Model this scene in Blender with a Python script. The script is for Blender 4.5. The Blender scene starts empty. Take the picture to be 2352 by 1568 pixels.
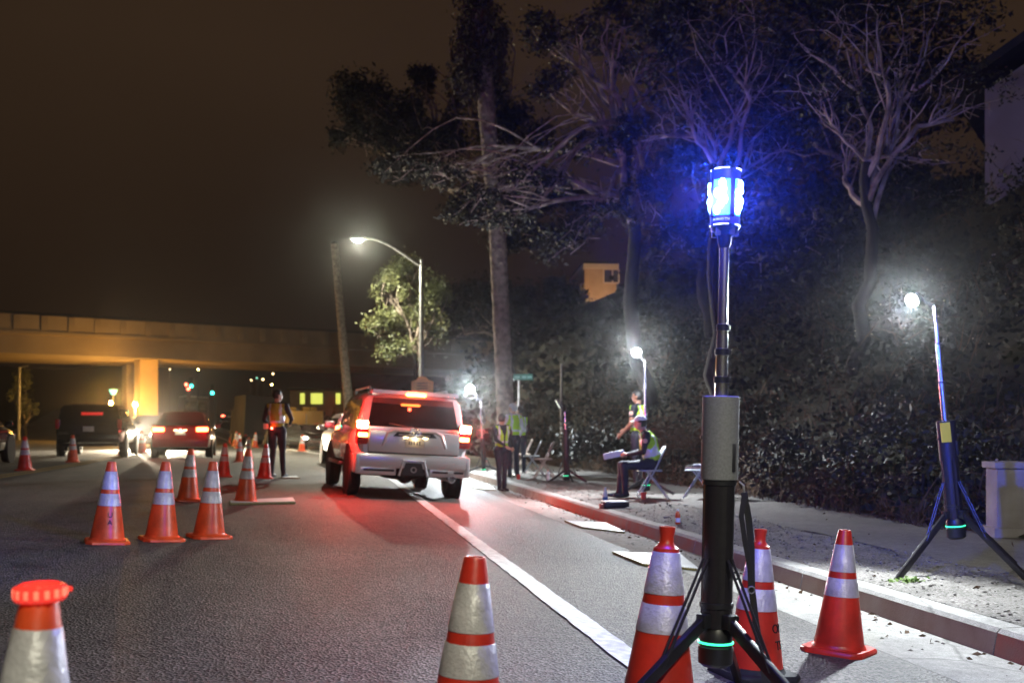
import bpy, bmesh, math, random
import numpy as np
from mathutils import Matrix, Vector

random.seed(7)
RNG = np.random.default_rng(7)
SC = bpy.context.scene
COL = SC.collection
PI = math.pi
R = math.radians

# ------------------------------------------------------------------ camera
CAMZ = 1.11
FPX, CX, HY = 2417.0, 1176.0, 980.0          # focal length, centre and horizon in a 2352 px wide frame
cam_d = bpy.data.cameras.new('camera')
cam = bpy.data.objects.new('camera', cam_d)
COL.objects.link(cam)
cam.location = (0, 0, CAMZ)
cam.rotation_euler = (R(90), 0, 0)
cam_d.sensor_width = 36.0
cam_d.lens = 36.0 * FPX / 2352.0
cam_d.shift_y = (HY - 784.0) / 2352.0
cam_d.clip_start = 0.05
cam_d.clip_end = 2000
cam_d.dof.use_dof = True
cam_d.dof.focus_distance = 6.0
cam_d.dof.aperture_fstop = 2.6
SC.camera = cam

# ------------------------------------------------------------------ render
SC.render.engine = 'CYCLES'
SC.cycles.use_denoising = True
try:
    SC.cycles.denoiser = 'OPENIMAGEDENOISE'
except Exception:
    pass
SC.cycles.max_bounces = 5
SC.cycles.diffuse_bounces = 2
SC.cycles.glossy_bounces = 3
SC.cycles.transmission_bounces = 3
SC.cycles.volume_bounces = 0
SC.cycles.transparent_max_bounces = 6
SC.cycles.sample_clamp_indirect = 4.0
SC.cycles.sample_clamp_direct = 0.0
SC.cycles.use_light_tree = True
SC.cycles.caustics_reflective = False
SC.cycles.caustics_refractive = False
SC.view_settings.view_transform = 'Standard'
SC.view_settings.look = 'None'
SC.view_settings.exposure = 0.0
SC.view_settings.gamma = 1.0
SC.view_settings.use_curve_mapping = False

# ------------------------------------------------------------------ world: night cloud lit by the town
world = bpy.data.worlds.new('World')
SC.world = world
world.use_nodes = True
wn, wl = world.node_tree.nodes, world.node_tree.links
wn.clear()
w_out = wn.new('ShaderNodeOutputWorld')
w_bg = wn.new('ShaderNodeBackground')
w_tc = wn.new('ShaderNodeTexCoord')
w_sep = wn.new('ShaderNodeSeparateXYZ')
w_ramp = wn.new('ShaderNodeValToRGB')
w_noise = wn.new('ShaderNodeTexNoise')
w_mix = wn.new('ShaderNodeMixRGB')
wl.new(w_tc.outputs['Generated'], w_sep.inputs[0])
wl.new(w_sep.outputs['Z'], w_ramp.inputs[0])
e = w_ramp.color_ramp.elements
e[0].position = 0.0
e[0].color = (0.010, 0.0045, 0.003, 1)
e[1].position = 0.33
e[1].color = (0.052, 0.030, 0.0165, 1)
w_noise.inputs['Scale'].default_value = 2.2
w_noise.inputs['Detail'].default_value = 4
wl.new(w_tc.outputs['Generated'], w_noise.inputs['Vector'])
w_mix.blend_type = 'MULTIPLY'
w_mix.inputs[0].default_value = 0.45
wl.new(w_ramp.outputs[0], w_mix.inputs[1])
wl.new(w_noise.outputs['Fac'], w_mix.inputs[2])
wl.new(w_mix.outputs[0], w_bg.inputs['Color'])
w_bg.inputs['Strength'].default_value = .72
wl.new(w_bg.outputs[0], w_out.inputs['Surface'])

# lamp powers (W)
P_FLOOD, P_STREET, P_BLUE, P_SODIUM, P_HEAD = 1300.0, 6500.0, 8500.0, 2000.0, 8000.0
HAZE_DENSITY, HAZE_G = 0.00042, 0.965

# ------------------------------------------------------------------ road frame: u along the road, v to its right
TH = math.atan(434.0 / 2417.0)
DU = Vector((-math.sin(TH), math.cos(TH), 0))
DV = Vector((math.cos(TH), math.sin(TH), 0))
KERB, WALK, HILL = 3.80, 5.25, 7.1


def curve(u):
    if u < 22: return 0.0
    if u < 60: return -0.0027 * (u - 22) ** 2
    return -0.0027 * 38 ** 2 - 0.205 * (u - 60)


def nz(a, b):
    return (math.sin(a * 1.3 + b * .7) + math.sin(a * .6 - b * 1.7 + 2) + math.sin(a * 2.9 + b * 2.3 + 1) * .5) / 2.5


def rise(u):
    return 0.0 if u < 80 else min(0.035 * (u - 80), 3.6)


def surf(u, v):
    """height of the finished surface at road coordinates"""
    w = v - curve(u)
    up = rise(u)
    if w < -14.2:
        return .293 + .12 + up
    if w < -2:
        return .11 + .015 * (-2 - w) + up
    if w < KERB:
        return -.055 * w + up
    if w < HILL:
        return -.055 + .01 * (w - KERB) + up
    d = w - HILL - min(max(0, u - 64) * 1.3, 11)
    if d < 0:
        return -.03 + up
    h = .72 * min(d, 11) + .34 * max(0, d - 11)
    h = h * min(1, .35 + d * .4) if d < 1.7 else h - 0
    return -.03 + h + .35 * nz(u * .5, w * .5) * min(1, d / 3) + up


def W(u, v, z=None):
    p = DU * u + DV * v
    p.z = surf(u, v) if z is None else z
    return p


def UV(X, Y):
    p = Vector((X, Y, 0))
    return p.dot(DU), p.dot(DV)


def at(px, py, Y):
    return Vector(((px - CX) / FPX * Y, Y, CAMZ - (py - HY) / FPX * Y))


def G(px, py):
    """where the sight line through a pixel meets the ground"""
    Y = 2.0
    for i in range(4000):
        X, z = (px - CX) / FPX * Y, CAMZ - (py - HY) / FPX * Y
        u, v = UV(X, Y)
        if z <= surf(u, v):
            break
        Y *= 1.0018
    return Vector((X, Y, surf(u, v)))


def on(px, Y):
    """ground point under a pixel column at a distance"""
    X = (px - CX) / FPX * Y
    u, v = UV(X, Y)
    return Vector((X, Y, surf(u, v)))


def heading(u):
    return TH + (0 if u < 22 else math.atan(.0054 * (min(u, 60) - 22)))


def frame(p, yaw=0.0, tilt=True):
    """matrix standing on the road at p: x right, y along the road (+yaw, counter-clockwise), z the road's normal"""
    u, v = UV(p.x, p.y)
    a = heading(u) + yaw
    m = Matrix.Rotation(a, 4, 'Z')
    w = v - curve(u)
    if tilt and -2 < w < KERB:
        m = Matrix.Rotation(math.atan(.055), 4, DU) @ m
    return Matrix.Translation(p) @ m


# ------------------------------------------------------------------ materials
MATS = {}


def mat(name, col, rough=.6, metal=0.0, emit=None, estr=0.0, var=0.0, vscale=8.0, bump=0.0, bscale=60.0, coat=0.0, col2=None, detail=5):
    if name in MATS: return MATS[name]
    m = bpy.data.materials.new(name)
    m.use_nodes = True
    nt = m.node_tree
    b = nt.nodes['Principled BSDF']
    b.inputs['Base Color'].default_value = (*col, 1)
    b.inputs['Roughness'].default_value = rough
    b.inputs['Metallic'].default_value = metal
    if coat: b.inputs['Coat Weight'].default_value = coat
    if emit:
        b.inputs['Emission Color'].default_value = (*emit, 1)
        b.inputs['Emission Strength'].default_value = estr
    tc = nt.nodes.new('ShaderNodeTexCoord')
    if var or col2:
        n = nt.nodes.new('ShaderNodeTexNoise')
        n.inputs['Scale'].default_value = vscale
        n.inputs['Detail'].default_value = detail
        nt.links.new(tc.outputs['Object'], n.inputs['Vector'])
        r = nt.nodes.new('ShaderNodeValToRGB')
        r.color_ramp.elements[0].position = .35
        r.color_ramp.elements[1].position = .68
        c2 = col2 if col2 else tuple(c * (1 - var) for c in col)
        r.color_ramp.elements[0].color = (*c2, 1)
        r.color_ramp.elements[1].color = (*(tuple(min(1, c * (1 + var * .5)) for c in col) if not col2 else col), 1)
        nt.links.new(n.outputs['Fac'], r.inputs[0])
        nt.links.new(r.outputs[0], b.inputs['Base Color'])
        if var and not emit:
            rr = nt.nodes.new('ShaderNodeMapRange')
            rr.inputs['To Min'].default_value = min(1, rough * 1.25)
            rr.inputs['To Max'].default_value = rough * .85
            nt.links.new(n.outputs['Fac'], rr.inputs[0])
            nt.links.new(rr.outputs[0], b.inputs['Roughness'])
    if bump:
        n2 = nt.nodes.new('ShaderNodeTexNoise')
        n2.inputs['Scale'].default_value = bscale
        n2.inputs['Detail'].default_value = 4
        nt.links.new(tc.outputs['Object'], n2.inputs['Vector'])
        bp = nt.nodes.new('ShaderNodeBump')
        bp.inputs['Strength'].default_value = bump
        bp.inputs['Distance'].default_value = .02
        nt.links.new(n2.outputs['Fac'], bp.inputs['Height'])
        nt.links.new(bp.outputs[0], b.inputs['Normal'])
    MATS[name] = m
    return m


def aggregate(name, dark, light, scale, big=.25, bump=.5, rough=.8, crack=False, streak=False):
    """ground made of small stones: speckle, blotches, relief"""
    m = bpy.data.materials.new(name)
    m.use_nodes = True
    nt = m.node_tree
    N, L = nt.nodes, nt.links
    b = N['Principled BSDF']
    tc = N.new('ShaderNodeTexCoord')
    v = N.new('ShaderNodeTexVoronoi')
    v.inputs['Scale'].default_value = scale
    L.new(tc.outputs['Object'], v.inputs['Vector'])
    r = N.new('ShaderNodeValToRGB')
    r.color_ramp.elements[0].color = (*dark, 1)
    r.color_ramp.elements[1].color = (*light, 1)
    r.color_ramp.elements[0].position = .15
    r.color_ramp.elements[1].position = .95
    L.new(v.outputs['Color'], r.inputs[0])
    n = N.new('ShaderNodeTexNoise')
    n.inputs['Scale'].default_value = .9
    n.inputs['Detail'].default_value = 6
    n.inputs['Roughness'].default_value = .65
    L.new(tc.outputs['Object'], n.inputs['Vector'])
    n3 = N.new('ShaderNodeTexNoise')
    n3.inputs['Scale'].default_value = 14
    n3.inputs['Detail'].default_value = 5
    L.new(tc.outputs['Object'], n3.inputs['Vector'])
    mr = N.new('ShaderNodeMapRange')
    mr.inputs['From Min'].default_value = .3
    mr.inputs['From Max'].default_value = .7
    mr.inputs['To Min'].default_value = 1 - big
    mr.inputs['To Max'].default_value = 1 + big
    L.new(n.outputs['Fac'], mr.inputs[0])
    mr3 = N.new('ShaderNodeMapRange')
    mr3.inputs['From Min'].default_value = .3
    mr3.inputs['From Max'].default_value = .7
    mr3.inputs['To Min'].default_value = .82
    mr3.inputs['To Max'].default_value = 1.18
    L.new(n3.outputs['Fac'], mr3.inputs[0])
    mu = N.new('ShaderNodeMath')
    mu.operation = 'MULTIPLY'
    L.new(mr.outputs[0], mu.inputs[0])
    L.new(mr3.outputs[0], mu.inputs[1])
    last = mu.outputs[0]
    if crack:
        wv = N.new('ShaderNodeTexVoronoi')
        wv.feature = 'DISTANCE_TO_EDGE'
        wv.inputs['Scale'].default_value = .33
        nd = N.new('ShaderNodeTexNoise')
        nd.inputs['Scale'].default_value = 3
        L.new(tc.outputs['Object'], nd.inputs['Vector'])
        mx = N.new('ShaderNodeMixRGB')
        mx.inputs[0].default_value = .12
        L.new(tc.outputs['Object'], mx.inputs[1])
        L.new(nd.outputs['Color'], mx.inputs[2])
        L.new(mx.outputs[0], wv.inputs['Vector'])
        cr = N.new('ShaderNodeMapRange')
        cr.inputs['From Max'].default_value = .006
        cr.inputs['To Min'].default_value = .55
        L.new(wv.outputs['Distance'], cr.inputs[0])
        m3 = N.new('ShaderNodeMath')
        m3.operation = 'MULTIPLY'
        L.new(last, m3.inputs[0])
        L.new(cr.outputs[0], m3.inputs[1])
        last = m3.outputs[0]
    if streak:
        mp = N.new('ShaderNodeMapping')
        mp.inputs['Rotation'].default_value = (0, 0, -TH)
        mp.inputs['Scale'].default_value = (1.1, .05, 1)
        L.new(tc.outputs['Object'], mp.inputs['Vector'])
        ns = N.new('ShaderNodeTexNoise')
        ns.inputs['Scale'].default_value = 1.0
        ns.inputs['Detail'].default_value = 5
        L.new(mp.outputs[0], ns.inputs['Vector'])
        ms = N.new('ShaderNodeMapRange')
        ms.inputs['From Min'].default_value = .32
        ms.inputs['From Max'].default_value = .68
        ms.inputs['To Min'].default_value = .68
        ms.inputs['To Max'].default_value = 1.22
        L.new(ns.outputs['Fac'], ms.inputs[0])
        no_ = N.new('ShaderNodeTexNoise')
        no_.inputs['Scale'].default_value = 1.9
        no_.inputs['Detail'].default_value = 3
        L.new(tc.outputs['Object'], no_.inputs['Vector'])
        mo = N.new('ShaderNodeMapRange')
        mo.inputs['From Min'].default_value = .66
        mo.inputs['From Max'].default_value = .72
        mo.inputs['To Min'].default_value = 1.0
        mo.inputs['To Max'].default_value = .6
        L.new(no_.outputs['Fac'], mo.inputs[0])
        for nd_ in (ms, mo):
            m4 = N.new('ShaderNodeMath')
            m4.operation = 'MULTIPLY'
            L.new(last, m4.inputs[0])
            L.new(nd_.outputs[0], m4.inputs[1])
            last = m4.outputs[0]
    m2 = N.new('ShaderNodeMixRGB')
    m2.blend_type = 'MULTIPLY'
    m2.inputs[0].default_value = 1
    L.new(r.outputs[0], m2.inputs[1])
    L.new(last, m2.inputs[2])
    L.new(m2.outputs[0], b.inputs['Base Color'])
    b.inputs['Roughness'].default_value = rough
    bp = N.new('ShaderNodeBump')
    bp.inputs['Strength'].default_value = bump
    bp.inputs['Distance'].default_value = .012
    ad = N.new('ShaderNodeMath')
    ad.operation = 'ADD'
    L.new(v.outputs['Distance'], ad.inputs[0])
    L.new(n3.outputs['Fac'], ad.inputs[1])
    L.new(ad.outputs[0], bp.inputs['Height'])
    L.new(bp.outputs[0], b.inputs['Normal'])
    MATS[name] = m
    return m


ASPHALT = aggregate('asphalt', (.027, .024, .022), (.165, .145, .130), 66, .22, .85, .62, crack=True, streak=True)
ASPHALT2 = aggregate('asphalt_patch', (.023, .021, .019), (.128, .113, .102), 66, .18, .8, .66, streak=True)
CONCRETE = aggregate('gutter_concrete', (.21, .205, .19), (.34, .33, .31), 160, .28, .3, .85, crack=True)
DIRT = aggregate('gravel_dirt', (.10, .092, .082), (.22, .205, .19), 70, .38, .9, .95)
PATHM = aggregate('worn_path', (.10, .092, .085), (.17, .16, .15), 130, .25, .35, .9)
KERB_RED = mat('kerb_red_paint', (.30, .115, .085), .8, var=.35, vscale=5, bump=.3, bscale=90, col2=(.25, .19, .155))
KERB_RED2 = mat('kerb_red_paint_strong', (.30, .085, .06), .75, vscale=6, bump=.3, bscale=90, col2=(.24, .115, .09))
KERB_TAN = mat('kerb_bare', (.28, .22, .18), .85, vscale=4, bump=.3, bscale=90, col2=(.22, .145, .115))
HILLM = mat('hill_soil', (.035, .028, .018), .95, vscale=1.5, bump=.8, bscale=6, col2=(.02, .022, .012))
LINE_W = mat('line_white', (.82, .82, .80), .6, vscale=16, bump=.3, bscale=200, col2=(.52, .51, .49), detail=8)
LINE_Y = mat('line_yellow', (.50, .33, .06), .7, vscale=12, bump=.3, bscale=200, col2=(.2, .14, .05))
ORANGE = mat('cone_orange', (.80, .09, .024), .36, var=.34, vscale=7, bump=.10, bscale=18, detail=9)
RED_CONE = mat('cone_red', (.64, .035, .018), .36, var=.34, vscale=7, bump=.10, bscale=18, detail=9)
COLLAR = mat('cone_reflective', (.55, .53, .55), .36, var=.32, vscale=11, bump=.25, bscale=60, metal=.12, detail=10)
RUBBER = mat('black_rubber', (.018, .018, .018), .75, var=.3, vscale=20)
BLACK_MET = mat('black_anodised', (.016, .014, .017), .38, metal=.0, var=.25, vscale=60)
BLACK_PL = mat('black_plastic', (.014, .014, .016), .42)
GREY_POW = mat('grey_sleeve', (.23, .235, .245), .62, var=.18, vscale=120, bump=.1, bscale=300)
CHROME = mat('chrome', (.85, .84, .86), .27, metal=1.0)
WEB = mat('black_webbing', (.02, .019, .022), .8, bump=.4, bscale=300)
SILVER = mat('silver_paint', (.58, .585, .60), .28, metal=.35, coat=.5)
WHITE_SUV = mat('pale_silver_paint', (.66, .67, .69), .25, metal=.25, coat=.6, bump=.01)
DARKPAINT = mat('dark_paint', (.010, .009, .009), .22, metal=.1, coat=.7)
REDPAINT = mat('red_paint', (.30, .008, .012), .2, metal=.25, coat=.8)
GLASS = mat('tinted_glass', (.010, .008, .009), .05, coat=.5)
TYRE = mat('tyre', (.017, .016, .016), .82, var=.3, vscale=30, bump=.2, bscale=80)
RIM = mat('rim', (.42, .42, .43), .3, metal=.9)
UNDER = mat('underbody', (.02, .018, .017), .8)
LENS_RED = mat('red_lens', (.35, .01, .01), .12, coat=.8)
LENS_CLR = mat('clear_lens', (.55, .55, .55), .1, coat=.8)
TAIL_ON = mat('tail_lamp_lit', (.5, .02, .01), .3, emit=(1, .10, .03), estr=28)
BRAKE_ON = mat('brake_lamp_lit', (.5, .02, .01), .3, emit=(1, .09, .045), estr=260)
BRAKE3 = mat('high_brake_lit', (.5, .02, .01), .3, emit=(1, .12, .02), estr=110)
AMBER_ON = mat('amber_lit', (.5, .2, .02), .3, emit=(1, .38, .10), estr=16)
PLATE = mat('plate', (.55, .52, .46), .5)
PLATE_LIT = mat('plate_lamp', (.6, .5, .3), .4, emit=(1, .72, .36), estr=22)
MARK = mat('dark_marks', (.05, .05, .08), .6)
HEAD_ON = mat('head_lamp_lit', (.8, .8, .8), .3, emit=(1, .86, .62), estr=2500)
HEAD_DIM = mat('head_lamp_low', (.8, .8, .8), .3, emit=(1, .88, .66), estr=40)
FLOOD_ON = mat('flood_lamp_lit', (.8, .8, .8), .3, emit=(.86, .95, 1.0), estr=350)
STREET_ON = mat('street_lamp_lit', (.8, .8, .8), .3, emit=(.93, 1.0, .80), estr=2500)
SODIUM_ON = mat('sodium_lamp_lit', (.8, .6, .3), .3, emit=(1, .58, .14), estr=160)
BLUE_ON = mat('blue_lens_lit', (.05, .3, .8), .15, emit=(.03, .42, 1.0), estr=7)
LED_ON = mat('blue_led_lit', (.5, .7, 1), .2, emit=(.28, .62, 1.0), estr=60)
GLINT_GLOW = mat('glint_glow', (.7, .8, 1), .2, emit=(.75, .9, 1.0), estr=6)  # rim glints on the beacon head, put in as glowing strips
GREEN_ON = mat('green_ring_lit', (.05, .6, .3), .3, emit=(.05, 1, .45), estr=2.2)
REDRING = mat('red_ring_lens', (.75, .04, .025), .18, emit=(1, .05, .035), estr=.8, coat=.6)
REDLED = mat('red_ring_led', (.9, .2, .1), .2, emit=(1, .20, .12), estr=1.1)
SIG_RED = mat('signal_red', (.5, .02, .02), .3, emit=(1, .10, .05), estr=16)
SIG_GREEN = mat('signal_green', (.02, .5, .4), .3, emit=(.04, 1, .72), estr=14)
SIG_DARK = mat('signal_housing', (.02, .02, .02), .6)
LANTERN = mat('lantern_lit', (.3, .8, .6), .3, emit=(.35, 1.0, .72), estr=1.6)
WIN_WARM = mat('window_lit', (.4, .3, .1), .3, emit=(.9, .95, .16), estr=.9)
FARLAMP = mat('far_lamp_lit', (.8, .6, .3), .3, emit=(1, .72, .35), estr=9)
STEEL = mat('galvanised', (.38, .38, .38), .55, metal=.6, var=.25, vscale=6)
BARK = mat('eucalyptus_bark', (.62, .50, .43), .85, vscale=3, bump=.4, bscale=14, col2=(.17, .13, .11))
PALMB = mat('palm_bark', (.34, .28, .235), .92, vscale=7, bump=.9, bscale=16, col2=(.15, .12, .10))
LEAF = mat('eucalyptus_leaf', (.042, .040, .028), .62, vscale=.7, col2=(.018, .020, .013))
BARKD = mat('darkened_bark', (.035, .028, .024), .9, vscale=3, bump=.5, bscale=12, col2=(.02, .017, .015))  # trunk bark darkened in colour so trunks sink into the night shade
LEAF2 = mat('street_tree_leaf', (.15, .15, .06), .5, vscale=.9, col2=(.06, .075, .03))
FROND = mat('dead_frond', (.070, .050, .034), .85, vscale=2, col2=(.03, .024, .018))
IVY = mat('ivy_leaf', (.032, .036, .019), .78, vscale=.8, col2=(.013, .012, .008))
DRY = mat('dry_grass', (.125, .075, .04), .9, vscale=1.2, col2=(.07, .042, .024))
BLOSSOM = mat('pale_blossom', (.55, .45, .30), .7)
STONE = mat('gravel_stone', (.24, .225, .21), .9, vscale=2, col2=(.10, .092, .082))
BRIDGEC = mat('bridge_concrete', (.27, .21, .15), .85, vscale=.35, bump=.25, bscale=5, col2=(.17, .125, .09))
WALLC = mat('block_concrete', (.32, .29, .28), .9, vscale=3, bump=.4, bscale=20, col2=(.22, .19, .185))
STUCCO = mat('house_stucco', (.50, .36, .22), .85, vscale=2, bump=.2, bscale=40, col2=(.43, .30, .18))
STUCCO2 = mat('grey_stucco', (.36, .32, .31), .9, vscale=.8, bump=.2, bscale=30, col2=(.27, .235, .225))
TRIM = mat('house_trim', (.62, .52, .40), .7)
ROOFM = mat('roof', (.05, .045, .045), .9, vscale=2, col2=(.03, .028, .028))
SIGNG = mat('sign_green', (.01, .075, .05), .45)
SIGNW = mat('sign_letter', (.55, .6, .58), .5)
SIGNB = mat('sign_orange', (.92, .42, .20), .6, var=.15, vscale=10)  # sign orange, brightened to stand in for the orange light on it
YELLOWP = mat('yellow_paint', (.55, .34, .05), .5, var=.2, vscale=2)
BOARDW = mat('white_board', (.60, .61, .64), .45, var=.12, vscale=6)
BOARDY = mat('yellow_fluted_edge', (.36, .31, .08), .6, vscale=60, col2=(.17, .14, .04))
SKIN = mat('skin', (.46, .26, .18), .55)
SKIN_D = mat('skin_brown', (.26, .13, .08), .55)
NAVY = mat('navy_uniform', (.014, .014, .024), .75, var=.3, vscale=12, bump=.4, bscale=22)
NAVYT = mat('navy_trousers', (.020, .022, .042), .7, var=.3, vscale=10, bump=.4, bscale=18)
WSHIRT = mat('white_shirt', (.68, .69, .72), .7, var=.12, vscale=10, bump=.4, bscale=20)
SHOE = mat('black_shoe', (.012, .012, .013), .35)
VEST = mat('vest_lime', (.42, .72, .03), .65, vscale=6, bump=.3, bscale=25, col2=(.34, .60, .025))
VEST_Y = mat('vest_yellow', (.42, .38, .03), .65, vscale=6, bump=.3, bscale=25, col2=(.32, .28, .025))
STRIPE = mat('vest_stripe', (.66, .68, .70), .3, metal=.2)
HAIR = mat('hair_dark', (.012, .010, .009), .5)
HAIR_G = mat('hair_highlit', (.40, .40, .41), .5)  # overhead lamp's highlights on the hair, put in as grey
EYE = mat('eye', (.03, .02, .02), .2)
PATCH = mat('shoulder_patch', (.62, .36, .28), .7)
CHAIRM = mat('chair_beige', (.42, .34, .28), .45, var=.15, vscale=8)
CHAIRG = mat('chair_grey', (.40, .44, .46), .4, var=.15, vscale=8)
PAPER = mat('paper', (.80, .81, .80), .7)
CLEAR = mat('clear_bottle', (.62, .66, .70), .1, coat=.6)
BLUEL = mat('blue_label', (.04, .12, .35), .4)
ODRINK = mat('orange_drink', (.75, .10, .03), .15, coat=.6)
REDCUP = mat('red_cup', (.62, .06, .05), .4)
YLABEL = mat('yellow_label', (.72, .55, .03), .5)
WEEDM = mat('weed_leaf', (.10, .17, .03), .6)


# ------------------------------------------------------------------ mesh helpers
class MB:
    def __init__(self):
        self.v, self.f, self.m, self.mats = [], [], [], []

    def mi(self, m):
        if m not in self.mats: self.mats.append(m)
        return self.mats.index(m)

    def add(self, vs, fs, m, M=None):
        o = len(self.v)
        i = self.mi(m)
        for p in vs:
            p = Vector(p)
            self.v.append(tuple(M @ p) if M else tuple(p))
        for f in fs:
            self.f.append(tuple(o + k for k in f))
            self.m.append(i)
        return self

    def box(self, c, s, m, M=None, rot=None, taper=1.0):
        x, y, z = s[0] / 2, s[1] / 2, s[2] / 2
        t = taper
        vs = [(-x, -y, -z), (x, -y, -z), (x, y, -z), (-x, y, -z), (-x * t, -y * t, z), (x * t, -y * t, z), (x * t, y * t, z), (-x * t, y * t, z)]
        T = Matrix.Translation(c)
        if rot is not None: T = T @ rot.to_4x4()
        if M: T = M @ T
        return self.add(vs, [(0, 3, 2, 1), (4, 5, 6, 7), (0, 1, 5, 4), (1, 2, 6, 5), (2, 3, 7, 6), (3, 0, 4, 7)], m, T)

    def rbox(self, c, s, m, r=.01, M=None, rot=None):
        """box with chamfered edges"""
        bm = bmesh.new()
        bmesh.ops.create_cube(bm, size=1)
        bmesh.ops.scale(bm, vec=s, verts=bm.verts)
        bmesh.ops.bevel(bm, geom=bm.edges[:], offset=min(r, min(s) * .45), segments=2, affect='EDGES', profile=.6)
        T = Matrix.Translation(c)
        if rot is not None: T = T @ rot.to_4x4()
        if M: T = M @ T
        bm.verts.index_update()
        self.add([v.co for v in bm.verts], [[v.index for v in f.verts] for f in bm.faces], m, T)
        bm.free()
        return self

    def tube(self, pts, rad, m, n=10, cap=True, M=None):
        pts = [Vector(p) for p in pts]
        if not hasattr(rad, '__len__'): rad = [rad] * len(pts)
        vs, fs = [], []
        prev = None
        for i, p in enumerate(pts):
            d = (pts[min(i + 1, len(pts) - 1)] - pts[max(i - 1, 0)])
            if d.length < 1e-9: d = Vector((0, 0, 1))
            d.normalize()
            if prev is None:
                a = d.orthogonal().normalized()
            else:
                a = (prev - d * prev.dot(d))
                a = a.normalized() if a.length > 1e-6 else d.orthogonal().normalized()
            prev = a
            b = d.cross(a)
            for k in range(n):
                t = 2 * PI * k / n
                vs.append(p + (a * math.cos(t) + b * math.sin(t)) * rad[i])
        for i in range(len(pts) - 1):
            for k in range(n):
                fs.append((i * n + k, i * n + (k + 1) % n, (i + 1) * n + (k + 1) % n, (i + 1) * n + k))
        if cap:
            fs.append(tuple(range(n - 1, -1, -1)))
            fs.append(tuple((len(pts) - 1) * n + k for k in range(n)))
        return self.add(vs, fs, m, M)

    def lathe(self, prof, m, n=24, M=None, cap=True):
        vs, fs = [], []
        for r, z in prof:
            for k in range(n):
                t = 2 * PI * k / n
                vs.append((r * math.cos(t), r * math.sin(t), z))
        for i in range(len(prof) - 1):
            for k in range(n):
                fs.append((i * n + k, i * n + (k + 1) % n, (i + 1) * n + (k + 1) % n, (i + 1) * n + k))
        if cap:
            if prof[0][0] > 1e-4: fs.append(tuple(range(n - 1, -1, -1)))
            if prof[-1][0] > 1e-4: fs.append(tuple((len(prof) - 1) * n + k for k in range(n)))
        return self.add(vs, fs, m, M)

    def ell(self, c, r, m, n=12, k=8, M=None):
        vs, fs = [], []
        for i in range(k + 1):
            p = PI * i / k
            for j in range(n):
                t = 2 * PI * j / n
                vs.append((c[0] + r[0] * math.sin(p) * math.cos(t), c[1] + r[1] * math.sin(p) * math.sin(t), c[2] - r[2] * math.cos(p)))
        for i in range(k):
            for j in range(n):
                fs.append((i * n + j, i * n + (j + 1) % n, (i + 1) * n + (j + 1) % n, (i + 1) * n + j))
        return self.add(vs, fs, m, M)

    def loft(self, rings, m, M=None, cap=True):
        n = len(rings[0])
        vs = [p for r in rings for p in r]
        fs = []
        for i in range(len(rings) - 1):
            for k in range(n):
                fs.append((i * n + k, i * n + (k + 1) % n, (i + 1) * n + (k + 1) % n, (i + 1) * n + k))
        if cap:
            fs.append(tuple(range(n - 1, -1, -1)))
            fs.append(tuple((len(rings) - 1) * n + k for k in range(n)))
        return self.add(vs, fs, m, M)

    def prism(self, poly, y0, y1, m, M=None):
        """polygon in x,z pushed along y"""
        n = len(poly)
        vs = [(x, y0, z) for x, z in poly] + [(x, y1, z) for x, z in poly]
        fs = [tuple(range(n)), tuple(range(2 * n - 1, n - 1, -1))]
        fs += [(k, k + n, (k + 1) % n + n, (k + 1) % n) for k in range(n)]
        return self.add(vs, fs, m, M)

    def build(self, name, parent=None, smooth=True, angle=40, matrix=None):
        me = bpy.data.meshes.new(name)
        me.from_pydata(self.v, [], self.f)
        for m in self.mats: me.materials.append(m)
        me.polygons.foreach_set('material_index', self.m)
        bm = bmesh.new()
        bm.from_mesh(me)
        bmesh.ops.remove_doubles(bm, verts=bm.verts, dist=1e-5)
        bmesh.ops.recalc_face_normals(bm, faces=bm.faces)
        bm.to_mesh(me)
        bm.free()
        if smooth:
            me.polygons.foreach_set('use_smooth', [True] * len(me.polygons))
            try:
                me.set_sharp_from_angle(angle=R(angle))
            except Exception:
                pass
        o = bpy.data.objects.new(name, me)
        COL.objects.link(o)
        if parent: o.parent = parent
        if matrix is not None: o.matrix_world = matrix
        return o


def tag(o, label=None, cat=None, group=None, kind=None):
    if label: o['label'] = label
    if cat: o['category'] = cat
    if group: o['group'] = group
    if kind: o['kind'] = kind
    return o


def thing(name, label, cat, M, group=None):
    o = bpy.data.objects.new(name, None)
    o.empty_display_size = .1
    COL.objects.link(o)
    o.matrix_world = M
    return tag(o, label, cat, group)


def copy_tree(o, M=None, label=None, parent=None, group=None):
    c = o.copy()
    COL.objects.link(c)
    c.parent = parent
    if M is not None: c.matrix_world = M
    if label: c['label'] = label
    if group: c['group'] = group
    for ch in [x for x in bpy.data.objects if x.parent == o]:
        copy_tree(ch, None, None, c)
    return c


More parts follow.
